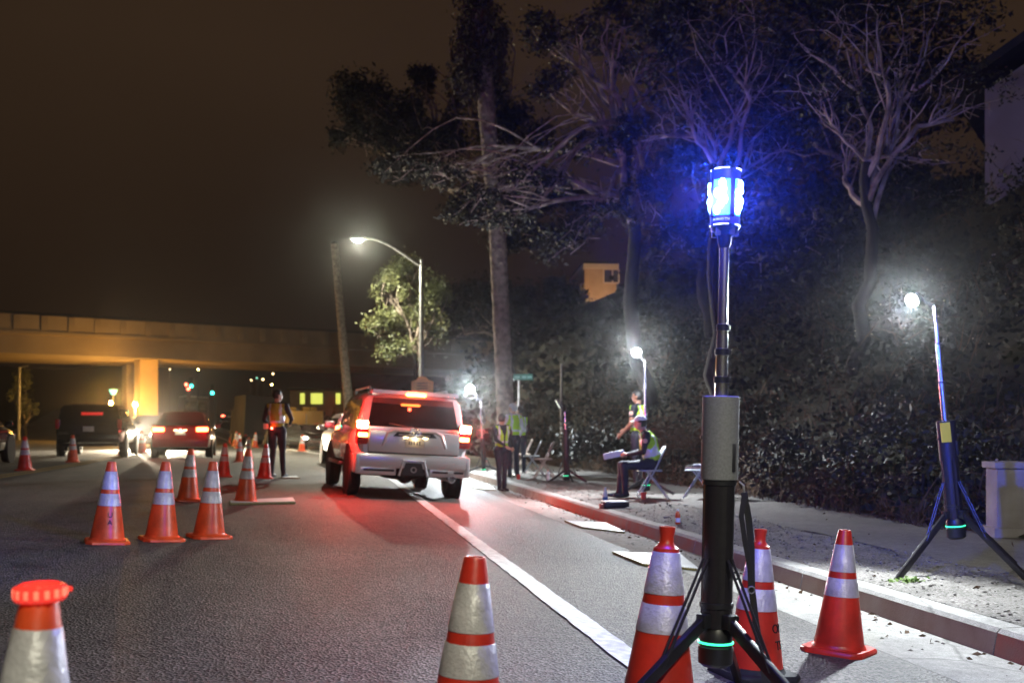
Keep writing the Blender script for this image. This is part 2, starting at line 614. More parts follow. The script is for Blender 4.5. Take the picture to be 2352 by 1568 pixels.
def raw(name, V, F, m, parent=None, smooth=False):
    """large mesh straight from arrays of quads"""
    me = bpy.data.meshes.new(name)
    V = np.asarray(V, dtype=np.float32)
    F = np.asarray(F, dtype=np.int32)
    me.vertices.add(len(V))
    me.vertices.foreach_set('co', V.ravel())
    k = F.shape[1]
    me.loops.add(F.size)
    me.loops.foreach_set('vertex_index', F.ravel())
    me.polygons.add(len(F))
    me.polygons.foreach_set('loop_start', np.arange(0, F.size, k, dtype=np.int32))
    me.polygons.foreach_set('loop_total', np.full(len(F), k, dtype=np.int32))
    if smooth: me.polygons.foreach_set('use_smooth', np.ones(len(F), dtype=bool))
    for x in (m if isinstance(m, (list, tuple)) else [m]): me.materials.append(x)
    me.update(calc_edges=True)
    me.validate()
    o = bpy.data.objects.new(name, me)
    COL.objects.link(o)
    if parent: o.parent = parent
    return o


def leaves(P, size, flat=.35, aspect=.45, droop=0.0):
    """quads at the points P, turned at random"""
    n = len(P)
    d = RNG.normal(size=(n, 3))
    d[:, 2] = d[:, 2] * flat - droop
    d /= np.linalg.norm(d, axis=1)[:, None]
    q = RNG.normal(size=(n, 3))
    s = np.cross(d, q)
    s /= np.linalg.norm(s, axis=1)[:, None] + 1e-9
    L = (size * RNG.uniform(.6, 1.3, n))[:, None]
    Wd = L * aspect
    a, b = P - d * L * .5, P + d * L * .5
    mid = P + np.cross(d, s) * L * .08
    V = np.stack([a, mid + s * Wd * .5, b, mid - s * Wd * .5], axis=1).reshape(-1, 3)
    F = np.arange(4 * n).reshape(-1, 4)
    return V, F


def text_mesh(txt, size, depth=.0015):
    c = bpy.data.curves.new('lettering', 'FONT')
    c.body = txt
    c.size = size
    c.align_x = 'CENTER'
    c.align_y = 'CENTER'
    c.extrude = depth
    o = bpy.data.objects.new('lettering', c)
    COL.objects.link(o)
    dg = bpy.context.evaluated_depsgraph_get()
    me = bpy.data.meshes.new_from_object(o.evaluated_get(dg))
    V = [tuple(v.co) for v in me.vertices]
    F = [tuple(p.vertices) for p in me.polygons]
    bpy.data.objects.remove(o)
    bpy.data.curves.remove(c)
    bpy.data.meshes.remove(me)
    return V, F


def lamp(name, kind, loc, power, col, parent=None, radius=.05, target=None, angle=150, blend=.6):
    d = bpy.data.lights.new(name, kind)
    d.energy = power
    d.color = col
    d.shadow_soft_size = radius
    if kind == 'SPOT':
        d.spot_size = R(angle)
        d.spot_blend = blend
    o = bpy.data.objects.new(name, d)
    COL.objects.link(o)
    if parent:
        o.parent = parent
    o.location = loc
    if target is not None:
        o.rotation_euler = (Vector(target) - Vector(loc)).to_track_quat('-Z', 'Y').to_euler()
    return o


# ================================================================== SETTING
def strip(name, w0, w1, u0, u1, m, lift=0.0, du=1.0, nw=1, zf=None, kind='structure', parent=None, jag=0.0):
    us = np.arange(u0, u1 + du * .5, du)
    V, F = [], []
    for i, u in enumerate(us):
        for k in range(nw + 1):
            w = w0 + (w1 - w0) * k / nw
            if jag and k in (0, nw): w += random.uniform(-jag, jag)
            v = w + curve(u)
            z = surf(u, min(max(w, -14.19), KERB - 1e-4) + curve(u)) if zf is None else zf(u, w)
            p = DU * u + DV * v
            V.append((p.x, p.y, z + lift))
    n = nw + 1
    for i in range(len(us) - 1):
        for k in range(nw):
            F.append((i * n + k, i * n + k + 1, (i + 1) * n + k + 1, (i + 1) * n + k))
    o = raw(name, V, F, m, parent, smooth=True)
    if parent is None: tag(o, kind=kind)
    return o


# one sheet to the horizon
g = MB()
g.add([(-900, -200, -1.2), (900, -200, -1.2), (900, 1400, -1.2), (-900, 1400, -1.2)], [(0, 1, 2, 3)], HILLM)
tag(g.build('ground'), kind='structure')


def road_sections():
    ws = [-14.2, -12, -10, -8, -6, -4, -2, -1, 0, 1, 2, 3.15]
    us = np.arange(-12, 221, 1.0)
    V, F = [], []
    for u in us:
        for w in ws:
            p = DU * u + DV * (w + curve(u))
            V.append((p.x, p.y, surf(u, w + curve(u))))
    n = len(ws)
    for i in range(len(us) - 1):
        for k in range(n - 1):
            F.append((i * n + k, i * n + k + 1, (i + 1) * n + k + 1, (i + 1) * n + k))
    return V, F


V, F = road_sections()
tag(raw('road', V, F, ASPHALT, smooth=True), kind='structure')
strip('gutter', 3.15, KERB + .03, -12, 120, CONCRETE, lift=0.001, jag=0.0)
strip('road_patch', -1.1, 3.13, -12, 4.55, ASPHALT2, lift=.004, jag=.03, du=.5)
strip('road_patch', -6, 2.9, 14.2, 24, ASPHALT2, lift=.004, jag=.04, du=.5)
strip('edge_line', 1.48, 1.64, -12, 130, LINE_W, lift=.008, jag=.006, du=.12)
for w in (-6.12, -5.88):
    strip('centre_line', w - .055, w + .055, -12, 130, LINE_Y, lift=.008, jag=.006, du=.5)


def kerb(name, w0, side, u0, u1, seg, redf):
    root = tag(bpy.data.objects.new(name, None), kind='structure')
    COL.objects.link(root)
    u = u0
    while u < u1:
        ue = u + seg - .012
        mb = MB()
        face = redf(u)
        rings = []
        steps = max(1, int(seg / .75)) if seg < 4 else 3
        for i in range(steps + 1):
            uu = u + (ue - u) * i / steps
            c = curve(uu)
            zb = surf(uu, (w0 - .01 * side) + c) - .05
            zt = surf(uu, w0 - .01 * side + c) + .155
            pr = [(w0, zb), (w0 + .035 * side, zt - .025), (w0 + .06 * side, zt), (w0 + .21 * side, zt + .003), (w0 + .21 * side, zb)]
            rings.append([tuple(DU * uu + DV * (w + c) + Vector((0, 0, z))) for w, z in pr])
        n = 5
        vs = [p for r_ in rings for p in r_]
        for i in range(steps):
            for k in range(n):
                q = (i * n + k, i * n + (k + 1) % n, (i + 1) * n + (k + 1) % n, (i + 1) * n + k)
                mb.add([vs[j] for j in q], [(0, 1, 2, 3)], face if k < 1 else CONCRETE)
        mb.add(rings[0], [tuple(range(n))], CONCRETE)
        mb.add(rings[-1], [tuple(range(n))], CONCRETE)
        mb.build('kerb_segment', root, smooth=False)
        u += seg
    return root


kmix = {0: KERB_RED2, 1: KERB_RED2, 2: KERB_TAN, 3: KERB_RED, 4: KERB_RED, 5: KERB_RED2, 6: KERB_TAN}
kerb('kerb', KERB, 1, -12, 110, 2.5, lambda u: KERB_RED2 if u < 5.4 else KERB_TAN if u < 9.9 else KERB_RED if u < 14.6 else KERB_RED2 if u < 17.4 else KERB_TAN)
kerb('far_kerb', -14.2, -1, 10, 110, 5.0, lambda u: KERB_TAN)


def bumpy(u, w):
    b = .02 * nz(u * 7, w * 9) + .012 * nz(u * 19 + 3, w * 23)
    e_ = min(1, (w - 4.0) / .25, max(0, (WALK + .12 - w) / .3))
    return surf(u, KERB + .2 + curve(u)) + .004 + (.018 + b) * max(0, e_)


strip('verge', 4.012, WALK + .1, -6, 60, DIRT, zf=bumpy, du=.09, nw=16)
strip('sidewalk', WALK, HILL + .15, -6, 110, PATHM, zf=lambda u, w: surf(u, KERB + .2 + curve(u)) + .012 + .012 * nz(u * 1.1, w * 1.5), du=.4, nw=6)
strip('far_verge', -14.4, -26, 0, 110, HILLM, zf=lambda u, w: surf(u, -14.0 + curve(u)) + .15 + max(0, -15.5 - w) * .28 + .25 * nz(u, w), du=1.0, nw=8)


def hillz(u, w):
    return surf(u, w + curve(u))


strip('hillside', HILL, 48, -10, 130, HILLM, zf=hillz, du=.8, nw=50)

# distant hills
V, F = [], []
n = 90
for i in range(n):
    a = R(-60 + 120 * i / (n - 1))
    for k, (rr, hh) in enumerate(((190, .5), (230, 13), (290, 23), (420, 20), (520, -2))):
        h = hh * (1 + .25 * nz(i * .3, k)) * (.75 + .35 * nz(i * .11 + 2, 1)) if hh > 0 else hh
        V.append((math.sin(a) * rr, math.cos(a) * rr, h))
for i in range(n - 1):
    for k in range(4):
        F.append((i * 5 + k, i * 5 + k + 1, (i + 1) * 5 + k + 1, (i + 1) * 5 + k))
tag(raw('hills', V, F, HILLM, smooth=True), kind='structure')

# gravel on the verge: 260 larger stones are too small to pick apart, one mass
P, S = [], []
V, F = [], []
for i in range(3600):
    u = random.uniform(4, 30) if i % 3 else random.uniform(4, 13)
    w = random.uniform(4.0, WALK + .25)
    if random.random() < .06: w = random.uniform(3.3, 3.8)
    p = DU * u + DV * (w + curve(u))
    z = bumpy(u, w) if w > 4 else surf(u, w)
    s = random.uniform(.006, .02) * (1.5 if random.random() < .06 else 1)
    o = len(V)
    pts = [(1, 0, 0), (0, 1, 0), (-1, 0, 0), (0, -1, 0), (0, 0, .8), (0, 0, -.6)]
    a = random.uniform(0, 6)
    for x, y, zz in pts:
        sx, sy = x * s * random.uniform(.7, 1.3), y * s * random.uniform(.7, 1.3)
        V.append((p.x + sx * math.cos(a) - sy * math.sin(a), p.y + sx * math.sin(a) + sy * math.cos(a), z + zz * s * random.uniform(.6, 1.1)))
    for k in range(4):
        F.append((o + k, o + (k + 1) % 4, o + 4))
        F.append((o + (k + 1) % 4, o + k, o + 5))
tag(raw('gravel', V, F, STONE), 'pale loose gravel scattered over the dirt verge', 'gravel', kind='stuff')


P = []
for i in range(420):
    u = random.uniform(4, 32)
    w = 3.8 - abs(random.gauss(0, .16)) if i % 4 else random.uniform(4.0, 6.9)
    q = DU * u + DV * (w + curve(u))
    P.append((q.x, q.y, (surf(u, w) if w < KERB else bumpy(u, w) if w < WALK else surf(u, w) + .03) + .008))
Va, Fa = leaves(np.array(P), .05, .25, .5)
tag(raw('leaf_litter', Va, Fa, DRY), 'dry brown leaves littering the gutter and sidewalk', 'litter', kind='stuff')


# hillside plants: nobody could count them
def ground_pts(n, u0, u1, w0, w1, lo, hi, pw=1.0, clump=.5):
    P = np.zeros((n, 3))
    i = 0
    while i < n:
        u = random.uniform(u0, u1)
        w = w0 + (w1 - w0) * random.random() ** pw
        p = DU * u + DV * (w + curve(u))
        if p.x > 4.75 and 7 < p.y < 11.7: continue
        if p.y > 56 and .070 < p.x / p.y < .108: continue
        if nz(u * 1.3, w * 1.6) + random.uniform(-1, 1) < -clump: continue
        p = DU * u + DV * (w + curve(u))
        bush = max(0, nz(u * .9 + 4, w * .8)) ** 1.2
        P[i] = (p.x, p.y, hillz(u, max(w, HILL)) + random.uniform(lo, hi) * (.5 + 1.6 * bush))
        i += 1
    return P


Va, Fa = leaves(ground_pts(52000, 2, 44, 7.0, 19, .0, .55, 1.3), .13, .7, .6)
tag(raw('ivy_ground_cover', Va, Fa, IVY), 'dark ivy and scrub covering the steep hillside', 'ground cover', kind='stuff')
Va, Fa = leaves(ground_pts(9000, 40, 110, 7.0, 24, .0, 1.2, 1.2), .42, .7, .6)
tag(raw('far_scrub', Va, Fa, IVY), 'dark scrub on the hillside beyond the palm', 'ground cover', kind='stuff')
Va, Fa = leaves(ground_pts(15000, 3, 40, 6.85, 9.3, -.05, .42, 1.8, .1), .30, 2.2, .045)
tag(raw('dry_grass', Va, Fa, DRY), 'brown dry grass along the foot of the hillside', 'grass', kind='stuff')
Va, Fa = leaves(ground_pts(1600, 3, 40, 7.2, 16, .1, .9, 1.0, -.1), .85, 1.6, .022)
tag(raw('dead_stems', Va, Fa, DRY), 'bare dead stems sticking out of the hillside scrub', 'stems', kind='stuff')
Va, Fa = leaves(ground_pts(220, 3, 22, 7.4, 14, .3, .6, 1.0), .045, .7, .8)
tag(raw('blossom', Va, Fa, BLOSSOM), 'pale small blossoms dotted over the dark ivy', 'flowers', kind='stuff')


# ================================================================== TREES
def limb(mb, a, b, r0, r1, m, bend=.12, n=6, seg=5):
    a, b = Vector(a), Vector(b)
    L = (b - a).length
    off = Vector((random.uniform(-1, 1), random.uniform(-1, 1), random.uniform(-.2, 1))) * L * bend
    pts, rad = [], []
    for i in range(seg + 1):
        t = i / seg
        pts.append(a.lerp(b, t) + off * math.sin(PI * t) + Vector((random.uniform(-1, 1), random.uniform(-1, 1), random.uniform(-1, 1))) * L * .024)
        rad.append(r0 + (r1 - r0) * t)
    pts[0], pts[-1] = a, b
    mb.tube(pts, rad, m, n=n, cap=False)
    return pts


def tree(name, label, cat_group, base, fork, blobs, trunk_r, leafm, leaf=.2, dens=420, twigs=7, barkm=BARK, droop=.25, hang=False):
    """blobs: (centre, (rx, ry, rz)); limbs run from the fork into every blob and branch there"""
    root = thing(name, label, 'tree', Matrix.Translation(base), cat_group)
    inv = Matrix.Translation(-Vector(base))
    tr, br = MB(), MB()
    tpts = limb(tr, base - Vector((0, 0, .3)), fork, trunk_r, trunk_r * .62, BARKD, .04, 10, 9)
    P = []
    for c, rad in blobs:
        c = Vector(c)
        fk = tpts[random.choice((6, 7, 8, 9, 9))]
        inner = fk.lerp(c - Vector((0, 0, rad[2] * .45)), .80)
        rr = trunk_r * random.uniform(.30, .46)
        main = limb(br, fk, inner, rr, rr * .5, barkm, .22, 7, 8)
        for t in range(twigs):
            s = main[random.randint(3, len(main) - 1)]
            d = Vector(RNG.normal(size=3)).normalized()
            e_ = c + Vector((d.x * rad[0], d.y * rad[1], d.z * rad[2])) * random.uniform(.55, .95)
            sub = limb(br, s, e_, rr * .36, rr * .10, barkm, .24, 5, 6)
            for q in range(3):
                s2 = sub[random.randint(2, 5)]
                d2 = Vector(RNG.normal(size=3)).normalized()
                e2 = s2 + Vector((d2.x * rad[0], d2.y * rad[1], d2.z * rad[2])) * random.uniform(.3, .55)
                limb(br, s2, e2, rr * .16, rr * .05, barkm, .15, 4, 4)
        vol = rad[0] * rad[1] * rad[2]
        ncl = max(8, int(9 * vol ** .55))
        per = int(dens * vol ** .62 / ncl) + 6
        for k in range(ncl):
            d = RNG.normal(size=3)
            d /= np.linalg.norm(d)
            d[2] = abs(d[2]) * 1.1 - .35
            cc = np.array(c) + d * np.array(rad) * RNG.uniform(.35, 1.0) ** .6
            sg = np.array(rad) * RNG.uniform(.13, .24)
            pts = cc + RNG.normal(size=(per, 3)) * sg
            pts[:, 2] -= np.abs(RNG.normal(size=per)) * sg[2] * .6
            P.append(pts)
    P = np.concatenate(P)
    V, F = leaves(P, leaf, .8, .42, droop)
    V = V - np.array(base)
    for mb_, nm in ((tr, 'trunk'), (br, 'limbs')):
        mb_.v = [tuple(inv @ Vector(p)) for p in mb_.v]
        mb_.build(nm, root)
    raw('crown', V, F, leafm, root)
    return root


def B(px, py, Y, rx, ry=None, dy=0):
    """crown lump seen at a pixel, rx and ry its half size in pixels"""
    ry = ry or rx
    k = Y / FPX
    return (at(px, py, Y + dy), (rx * k, (rx + ry) * .5 * k, ry * k))


def hill_base(px, Y):
    p = on(px, Y)
    return p


t1b = hill_base(1165, 47)
tree('eucalyptus_tree', 'wide eucalyptus with pale spreading limbs rising behind the palm trunk', 'eucalyptus trees', t1b, at(1150, 420, 47),
     [B(830, 230, 47, 70, 85), B(795, 290, 46, 45, 60), B(930, 300, 47, 70, 110), B(965, 190, 48, 40, 50), B(1010, 330, 46, 80, 70), B(935, 390, 45, 75, 50),
      B(1100, 200, 48, 70, 110), B(1110, 90, 48, 55, 70), B(1180, 300, 46, 90, 80), B(1100, 470, 45, 80, 50), B(1230, 540, 44, 110, 60), B(1300, 460, 45, 90, 60), B(1200, 430, 46, 80, 60)],
     .38, LEAF, .24, 1500, 6)
t2b = hill_base(1500, 29)
tree('eucalyptus_tree', 'tall eucalyptus with a forked pale bough between palm and blue beacon', 'eucalyptus trees', t2b, at(1446, 300, 29),
     [B(1330, 70, 29, 90, 60), B(1400, 40, 28, 70, 60), B(1290, 190, 29, 70, 60), B(1480, 120, 29, 90, 80), B(1340, 340, 29, 80, 60), B(1460, 330, 29, 90, 80),
      B(1390, 500, 28, 80, 50), B(1290, 560, 28, 80, 50), B(1500, 450, 28, 70, 70), B(1240, 60, 30, 60, 60), B(1560, 40, 29, 80, 70),
      B(1100, 455, 27.5, 75, 45), B(1180, 505, 27.5, 90, 45), B(1200, 410, 28, 90, 55), B(1060, 500, 27.5, 50, 30), B(1010, 400, 28, 80, 45), B(920, 395, 28, 70, 40)],
     .24, LEAF, .15, 1150, 7)
t3b = hill_base(1640, 24)
tree('eucalyptus_tree', 'bare-limbed eucalyptus with upswept twigs above the blue beacon', 'eucalyptus trees', t3b, at(1640, 380, 24),
     [B(1560, 150, 24, 120, 90), B(1720, 130, 24, 130, 100), B(1640, 280, 24, 100, 70), B(1800, 300, 25, 110, 80), B(1500, 260, 25, 90, 80), B(1640, 20, 24, 140, 70)],
     .17, LEAF, .12, 420, 9)
t4b = hill_base(1950, 21)
tree('eucalyptus_tree', 'leaning eucalyptus with long pale boughs reaching the grey building', 'eucalyptus trees', t4b, at(1990, 372, 21),
     [B(1870, 190, 21, 110, 90), B(2080, 200, 21, 120, 90), B(2240, 190, 21, 100, 80), B(2150, 350, 21, 110, 50), B(1990, 60, 21, 140, 80), B(2200, 50, 21, 130, 80), B(1850, 40, 22, 110, 80), B(1950, 300, 22, 90, 60)],
     .15, LEAF, .11, 400, 8)
t5b = hill_base(2100, 30)
tree('dark_tree', 'dense dark tree filling the slope behind the leaning eucalyptus', 'dark trees on the slope', t5b, at(2080, 420, 30),
     [B(1950, 250, 31, 180, 150), B(2150, 200, 31, 180, 150), B(1800, 200, 32, 170, 150), B(2050, 450, 30, 190, 110), B(1820, 470, 30, 170, 120), B(2000, 40, 31, 250, 120)],
     .3, LEAF, .26, 520, 4)
t6b = hill_base(1640, 34)
tree('dark_tree', 'dense dark tree behind the blue beacon mast', 'dark trees on the slope', t6b, at(1620, 480, 34),
     [B(1600, 380, 34, 150, 120), B(1720, 560, 33, 150, 110), B(1560, 560, 34, 110, 100), B(1650, 190, 35, 180, 140), B(1860, 620, 31, 150, 90), B(1640, 30, 35, 230, 100), B(1830, 330, 35, 150, 130)],
     .3, LEAF, .26, 460, 4)
t7b = hill_base(1180, 75)
tree('dark_tree', 'dark tree on the slope under the small stucco house', 'dark trees on the slope', t7b, at(1180, 800, 75),
     [B(1120, 700, 75, 90, 80), B(1220, 720, 74, 90, 80), B(1290, 680, 75, 60, 55), B(1040, 720, 76, 70, 90), B(1395, 745, 74, 60, 45), B(1460, 730, 73, 60, 55)],
     .3, LEAF, .42, 520, 4)
t8b = on(950, 50)
tree('street_tree', 'leafy street tree beside the curved lamp post, lit yellow-green', 'street trees', t8b, at(950, 800, 50),
     [B(900, 660, 49, 38, 60), B(880, 745, 49, 45, 55), B(930, 625, 50, 50, 45), B(960, 720, 50, 60, 90), B(905, 805, 49, 48, 42), B(1010, 680, 51, 45, 60)],
     .15, LEAF2, .2, 1300, 6, droop=.1)
t9b = on(56, 70)
tree('street_tree', 'dim bare street tree beside the thin pole under the bridge', 'street trees', t9b, at(56, 960, 70),
     [B(56, 890, 70, 26, 50), B(70, 930, 70, 22, 40)], .14, LEAF2, .25, 500, 4)


def shrub(px, Y, h, w, leafm, label, lf=.09):
    p = on(px, Y)
    r2 = (w, w, h * .5)
    return tree('shrub', label, 'shrubs on the slope', p, p + Vector((0, 0, h * .35)), [(p + Vector((-.25 * w, 0, h * .5)), r2), (p + Vector((.45 * w, -.1, h * .42)), (w * .8, w * .7, h * .42))], .035, leafm, lf, 1500, 5, BARKD, .2)


for o_ in [shrub(1752, 17.2, .9, .7, DRY, 'brown dry shrub behind the grey sleeve of the beacon stand'),
           shrub(1868, 15.6, 1.3, .8, IVY, 'dark leafy shrub at the sidewalk edge behind the gutter cone'),
           shrub(2010, 14.2, .8, .7, DRY, 'low rusty shrub right of the dark leafy shrub', .07),
           shrub(2120, 13.6, 1.5, .9, LEAF, 'tall dull green shrub behind the yellow-labelled floodlight'),
           shrub(1560, 23.0, 1.2, .9, DRY, 'tawny shrub behind the empty folding chair'),
           shrub(1410, 26.0, 1.6, 1.1, LEAF, 'grey-green shrub behind the unlit tripod lamp', .12)]:
    o_['category'] = 'shrub'

# ---- palms
def palm(name, label, base, pts, r0, r1, skirt, hidden=False):
    root = thing(name, label, 'palm tree', Matrix.Translation(base), 'fan palms')
    mb = MB()
    path, rad = [], []
    N_ = 70
    full = [Vector(base) - Vector((0, 0, .2))] + [Vector(p) for p in pts]
    for i in range(N_ + 1):
        t = i / N_ * (len(full) - 1)
        k = min(int(t), len(full) - 2)
        path.append(full[k].lerp(full[k + 1], t - k) - Vector(base))
        f = i / N_
        rad.append((r0 + (r1 - r0) * f) * (1.0 + .045 * (i % 2) + random.uniform(-.02, .03)) * (1 + .35 * max(0, .06 - f) / .06))
    mb.tube(path, rad, PALMB, n=16)
    tr = mb.build('trunk', root, angle=25)
    # old leaf bases standing off the trunk
    bt = MB()
    for i in range(2, N_ - 1):
        for k in range(7):
            a = 2 * PI * (k + .5 * (i % 2)) / 7 + random.uniform(-.15, .15)
            d = Vector((math.cos(a), math.sin(a), 0))
            p = path[i] + d * rad[i] * .93
            s = rad[i] * .30
            t_ = Vector((-d.y, d.x, 0))
            bt.add([p - t_ * s, p + t_ * s, p + t_ * s * .5 + d * s * .55 + Vector((0, 0, s * 1.3)), p - t_ * s * .5 + d * s * .55 + Vector((0, 0, s * 1.3))], [(0, 1, 2, 3)], PALMB)
    tag(bt.build('leaf_bases', tr, smooth=False), kind='stuff')
    top = full[-1] - Vector(base)
    L = skirt
    PP = []
    for i in range(70):
        a_ = random.uniform(0, 2 * PI)
        zz_ = -random.random() * L
        rr_ = random.uniform(.15, .85) * (.7 + .5 * nz(zz_ * 3, a_))
        cc_ = np.array(top) + np.array([rr_ * math.cos(a_), rr_ * math.sin(a_), zz_])
        PP.append(cc_ + RNG.normal(size=(110, 3)) * np.array([.17, .17, .24]))
    V, F = leaves(np.concatenate(PP), .20, 1.2, .3, .8)
    raw('fronds', V, F, FROND, root)
    return root


pb = on(1163, 30)
palm('fan_palm', 'thick rough-barked palm trunk standing on the verge by the street name sign', pb,
     [at(1160, 930, 30), at(1150, 700, 30), at(1142, 520, 30), at(1122, 300, 30), at(1102, 60, 30), at(1098, -160, 30)], .235, .24, 4.5)
pb2 = on(803, 61)
wp = thing('wooden_pole', 'tall leaning wooden pole in front of the bridge end', 'pole', Matrix.Translation(pb2))
m0 = MB()
pth = [Vector((0, 0, -.3))] + [at(x, y, 61) - pb2 for x, y in ((800, 920), (784, 740), (768, 560))]
m0.tube(pth, [.30, .28, .24, .2], PALMB, 14)
m0.build('shaft', wp)
m0 = MB()
q0 = pth[-1]
m0.lathe([(.2, 0), (.21, .05), (.12, .14)], SIG_DARK, 12, Matrix.Translation(q0))
m0.build('top_cap', wp)

# ================================================================== BRIDGE
A_, B_ = at(0, 818, 59), at(870, 828, 73)
bd = (B_ - A_)
bd.z = 0
bd.normalize()
blen0, blen1 = -22, 52
zb = 5.25
bridge = thing('road_bridge', 'concrete road bridge with yellow-lit pillar crossing the street', 'bridge', Matrix.Translation((A_.x, A_.y, 0)) @ Matrix.Rotation(math.atan2(bd.y, bd.x), 4, 'Z'))
mb = MB()
mb.box(((blen0 + blen1) / 2, 4.5, zb + .55), (blen1 - blen0, 9.6, 1.1), BRIDGEC)
mb.build('girder', bridge, smooth=False)
mb = MB()
mb.box(((blen0 + blen1) / 2, 4.5, zb + 1.19), (blen1 - blen0, 10.3, .18), BRIDGEC)
mb.build('deck', bridge, smooth=False)
mb = MB()
mb.box(((blen0 + blen1) / 2, -.50, zb + 1.73), (blen1 - blen0, .22, .90), BRIDGEC)
mb.build('parapet', bridge, smooth=False)
mb = MB()
mb.box(((blen0 + blen1) / 2, 9.50, zb + 1.73), (blen1 - blen0, .22, .90), BRIDGEC)
mb.build('parapet', bridge, smooth=False)
i = blen0 + 1
first = None
while i < blen1:
    if first is None:
        mb = MB()
        mb.box((0, 0, 0), (.34, .05, .80), BRIDGEC)
        first = mb.build('parapet_post', bridge, smooth=False)
        first.location = (i, -.633, zb + 1.73)
    else:
        c = first.copy()
        COL.objects.link(c)
        c.parent = bridge
        c.location = (i, -.633, zb + 1.73)
    i += 1.45
for h in (.12,):
    mb = MB()
    mb.tube([(blen0, -.50, zb + 2.18 + h), (blen1, -.50, zb + 2.18 + h)], .04, SIG_DARK, 6)
    mb.build('handrail', bridge)
mb = MB()
for k in range(36):
    mb.box((blen0 + 1 + 2.05 * k, -.50, zb + 2.23), (.05, .05, .12), SIG_DARK)
mb.build('rail_posts', bridge, smooth=False)
pl = at(351, 900, 64.2)
inv = bridge.matrix_world.inverted()
for k, dx in enumerate((0.0,)):
    q = inv @ pl
    mb = MB()
    mb.rbox((0, 0, 2.1), (1.12, 1.2, 6.4), BRIDGEC, .05)
    o = mb.build('pillar', bridge)
    o.location = (q.x + dx, 1.6, 0)
    c = o.copy()
    COL.objects.link(c)
    c.parent = bridge
    c.location = (q.x + .9, 7.6, 0)


# ================================================================== LAMP POSTS, SIGNS
def lamp_head(mb, p, s=1.0):
    mb.rbox(p, (.62 * s, .26 * s, .12 * s), STEEL, .03)


sp = on(968, 45)
sl = thing('street_lamp', 'tall grey street lamp with curved arm and white light behind the car', 'street lamp', Matrix.Translation(sp))
lp = at(825, 553, 45) - sp
top = at(968, 612, 45) - sp
mb = MB()
mb.tube([(0, 0, 0), (0, 0, top.z + .3)], [.12, .075], STEEL, 14)
mb.lathe([(.2, 0), (.2, .08), (.14, .3)], STEEL, 14)
mb.build('pole', sl)
mb = MB()
arm = []
for i in range(13):
    t = i / 12
    arm.append((top.x + (lp.x - top.x + .25) * (t ** .85), 0, top.z + (lp.z + .1 - top.z) * math.sin(t * PI / 2) ** .9))
mb.tube(arm, [.06 - .022 * i / 12 for i in range(13)], STEEL, 10)
mb.build('arm', sl)
mb = MB()
lamp_head(mb, lp + Vector((-.05, 0, .10)))
mb.build('lamp_head', sl)
mb = MB()
mb.ell((lp.x - .06, 0, lp.z + .035), (.2, .10, .06), STREET_ON, 14, 6)
mb.build('lens', sl)
lamp('street_light', 'SPOT', lp + Vector((-.06, 0, -.06)), P_STREET, (1.0, .93, .70), sl, .10, lp + Vector((-.06, 0, -5)), 170, .5)
lamp('street_spill', 'POINT', lp + Vector((-.06, 0, -.16)), P_STREET * .06, (1.0, .95, .66), sl, .08)

# assumed lamp, unseen behind the camera, added to light the foreground
q = W(-6.5, 4.15)
near = copy_tree(sl, Matrix.Translation(q) @ Matrix.Rotation(TH, 4, 'Z'), 'assumed grey street lamp with curved arm, unseen behind the camera')
for o in bpy.data.objects:
    if o.parent == near and o.type == 'LIGHT':
        o.data = o.data.copy()
        o.data.energy *= .44

# sign board on the lamp post
sg = thing('notice_sign', 'orange sign board with domed top fixed to the curved lamp post', 'sign', Matrix.Translation(at(970, 884, 44.8)))
k = 44.8 / FPX
poly = [(-25, -17), (25, -17), (25, 8), (14, 12), (9, 18), (0, 20), (-9, 18), (-14, 12), (-25, 8)]
mb = MB()
mb.prism([(x * k, z * k) for x, z in poly], -.03, .03, SIGNB)
mb.build('board', sg, smooth=False)
mb = MB()
mb.prism([(x * k * .9, z * k * .86 - .01) for x, z in poly], -.036, -.0305, mat('sign_face', (.80, .42, .22), .6, var=.2, vscale=12))
mb.build('face', sg, smooth=False)
for z in (4, -2, -8):
    mb = MB()
    mb.box((0, -.040, z * k), (24 * k, .006, 1.6 * k), MARK)
    mb.build('lettering_line', sg, smooth=False)

# left thin pole
tp = on(43, 66)
pole = thing('thin_pole', 'thin pale pole standing beneath the bridge beside a dim tree', 'pole', Matrix.Translation(tp))
mb = MB()
mb.tube([(0, 0, 0), (.06, 0, 4.6)], [.09, .07], STEEL, 8)
mb.build('post', pole)
mb = MB()
mb.tube([(.06, 0, 4.5), (.25, 0, 4.62), (.6, 0, 4.66)], .035, STEEL, 6)
mb.build('bracket', pole)

# street name sign
sp2 = on(1188, 29)
sn = thing('street_name_sign', 'green street name sign on slim post beside the palm trunk', 'sign', Matrix.Translation(sp2))
zt = CAMZ - (873 - HY) / FPX * 29 - sp2.z
mb = MB()
mb.tube([(0, 0, 0), (0.05, 0, zt)], .028, STEEL, 8)
mb.build('post', sn)
mb = MB()
mb.rbox((.16, 0, zt + .09), (.54, .012, .17), SIGNG, .004)
pan = mb.build('panel', sn)
for j, (x, w_) in enumerate(((-.2, .16), (.0, .12), (.15, .12))):
    mb = MB()
    mb.box((.16 + x + .03, -.009, zt + .09), (w_, .004, .06), mat('sign_letter_dim', (.10, .20, .17), .5))
    mb.build('lettering_line', pan, smooth=False)

# slim post on the slope
up = on(1289, 34)
o = MB()
o.tube([(0, 0, 0), (0, 0, at(1289, 835, 34).z - up.z)], [.035, .03], STEEL, 8)
o.lathe([(.05, 0), (.05, .05), (.035, .08)], STEEL, 8)
tag(o.build('slim_post', matrix=Matrix.Translation(up)), 'slim bare post on the slope behind the unlit tripod', 'post')


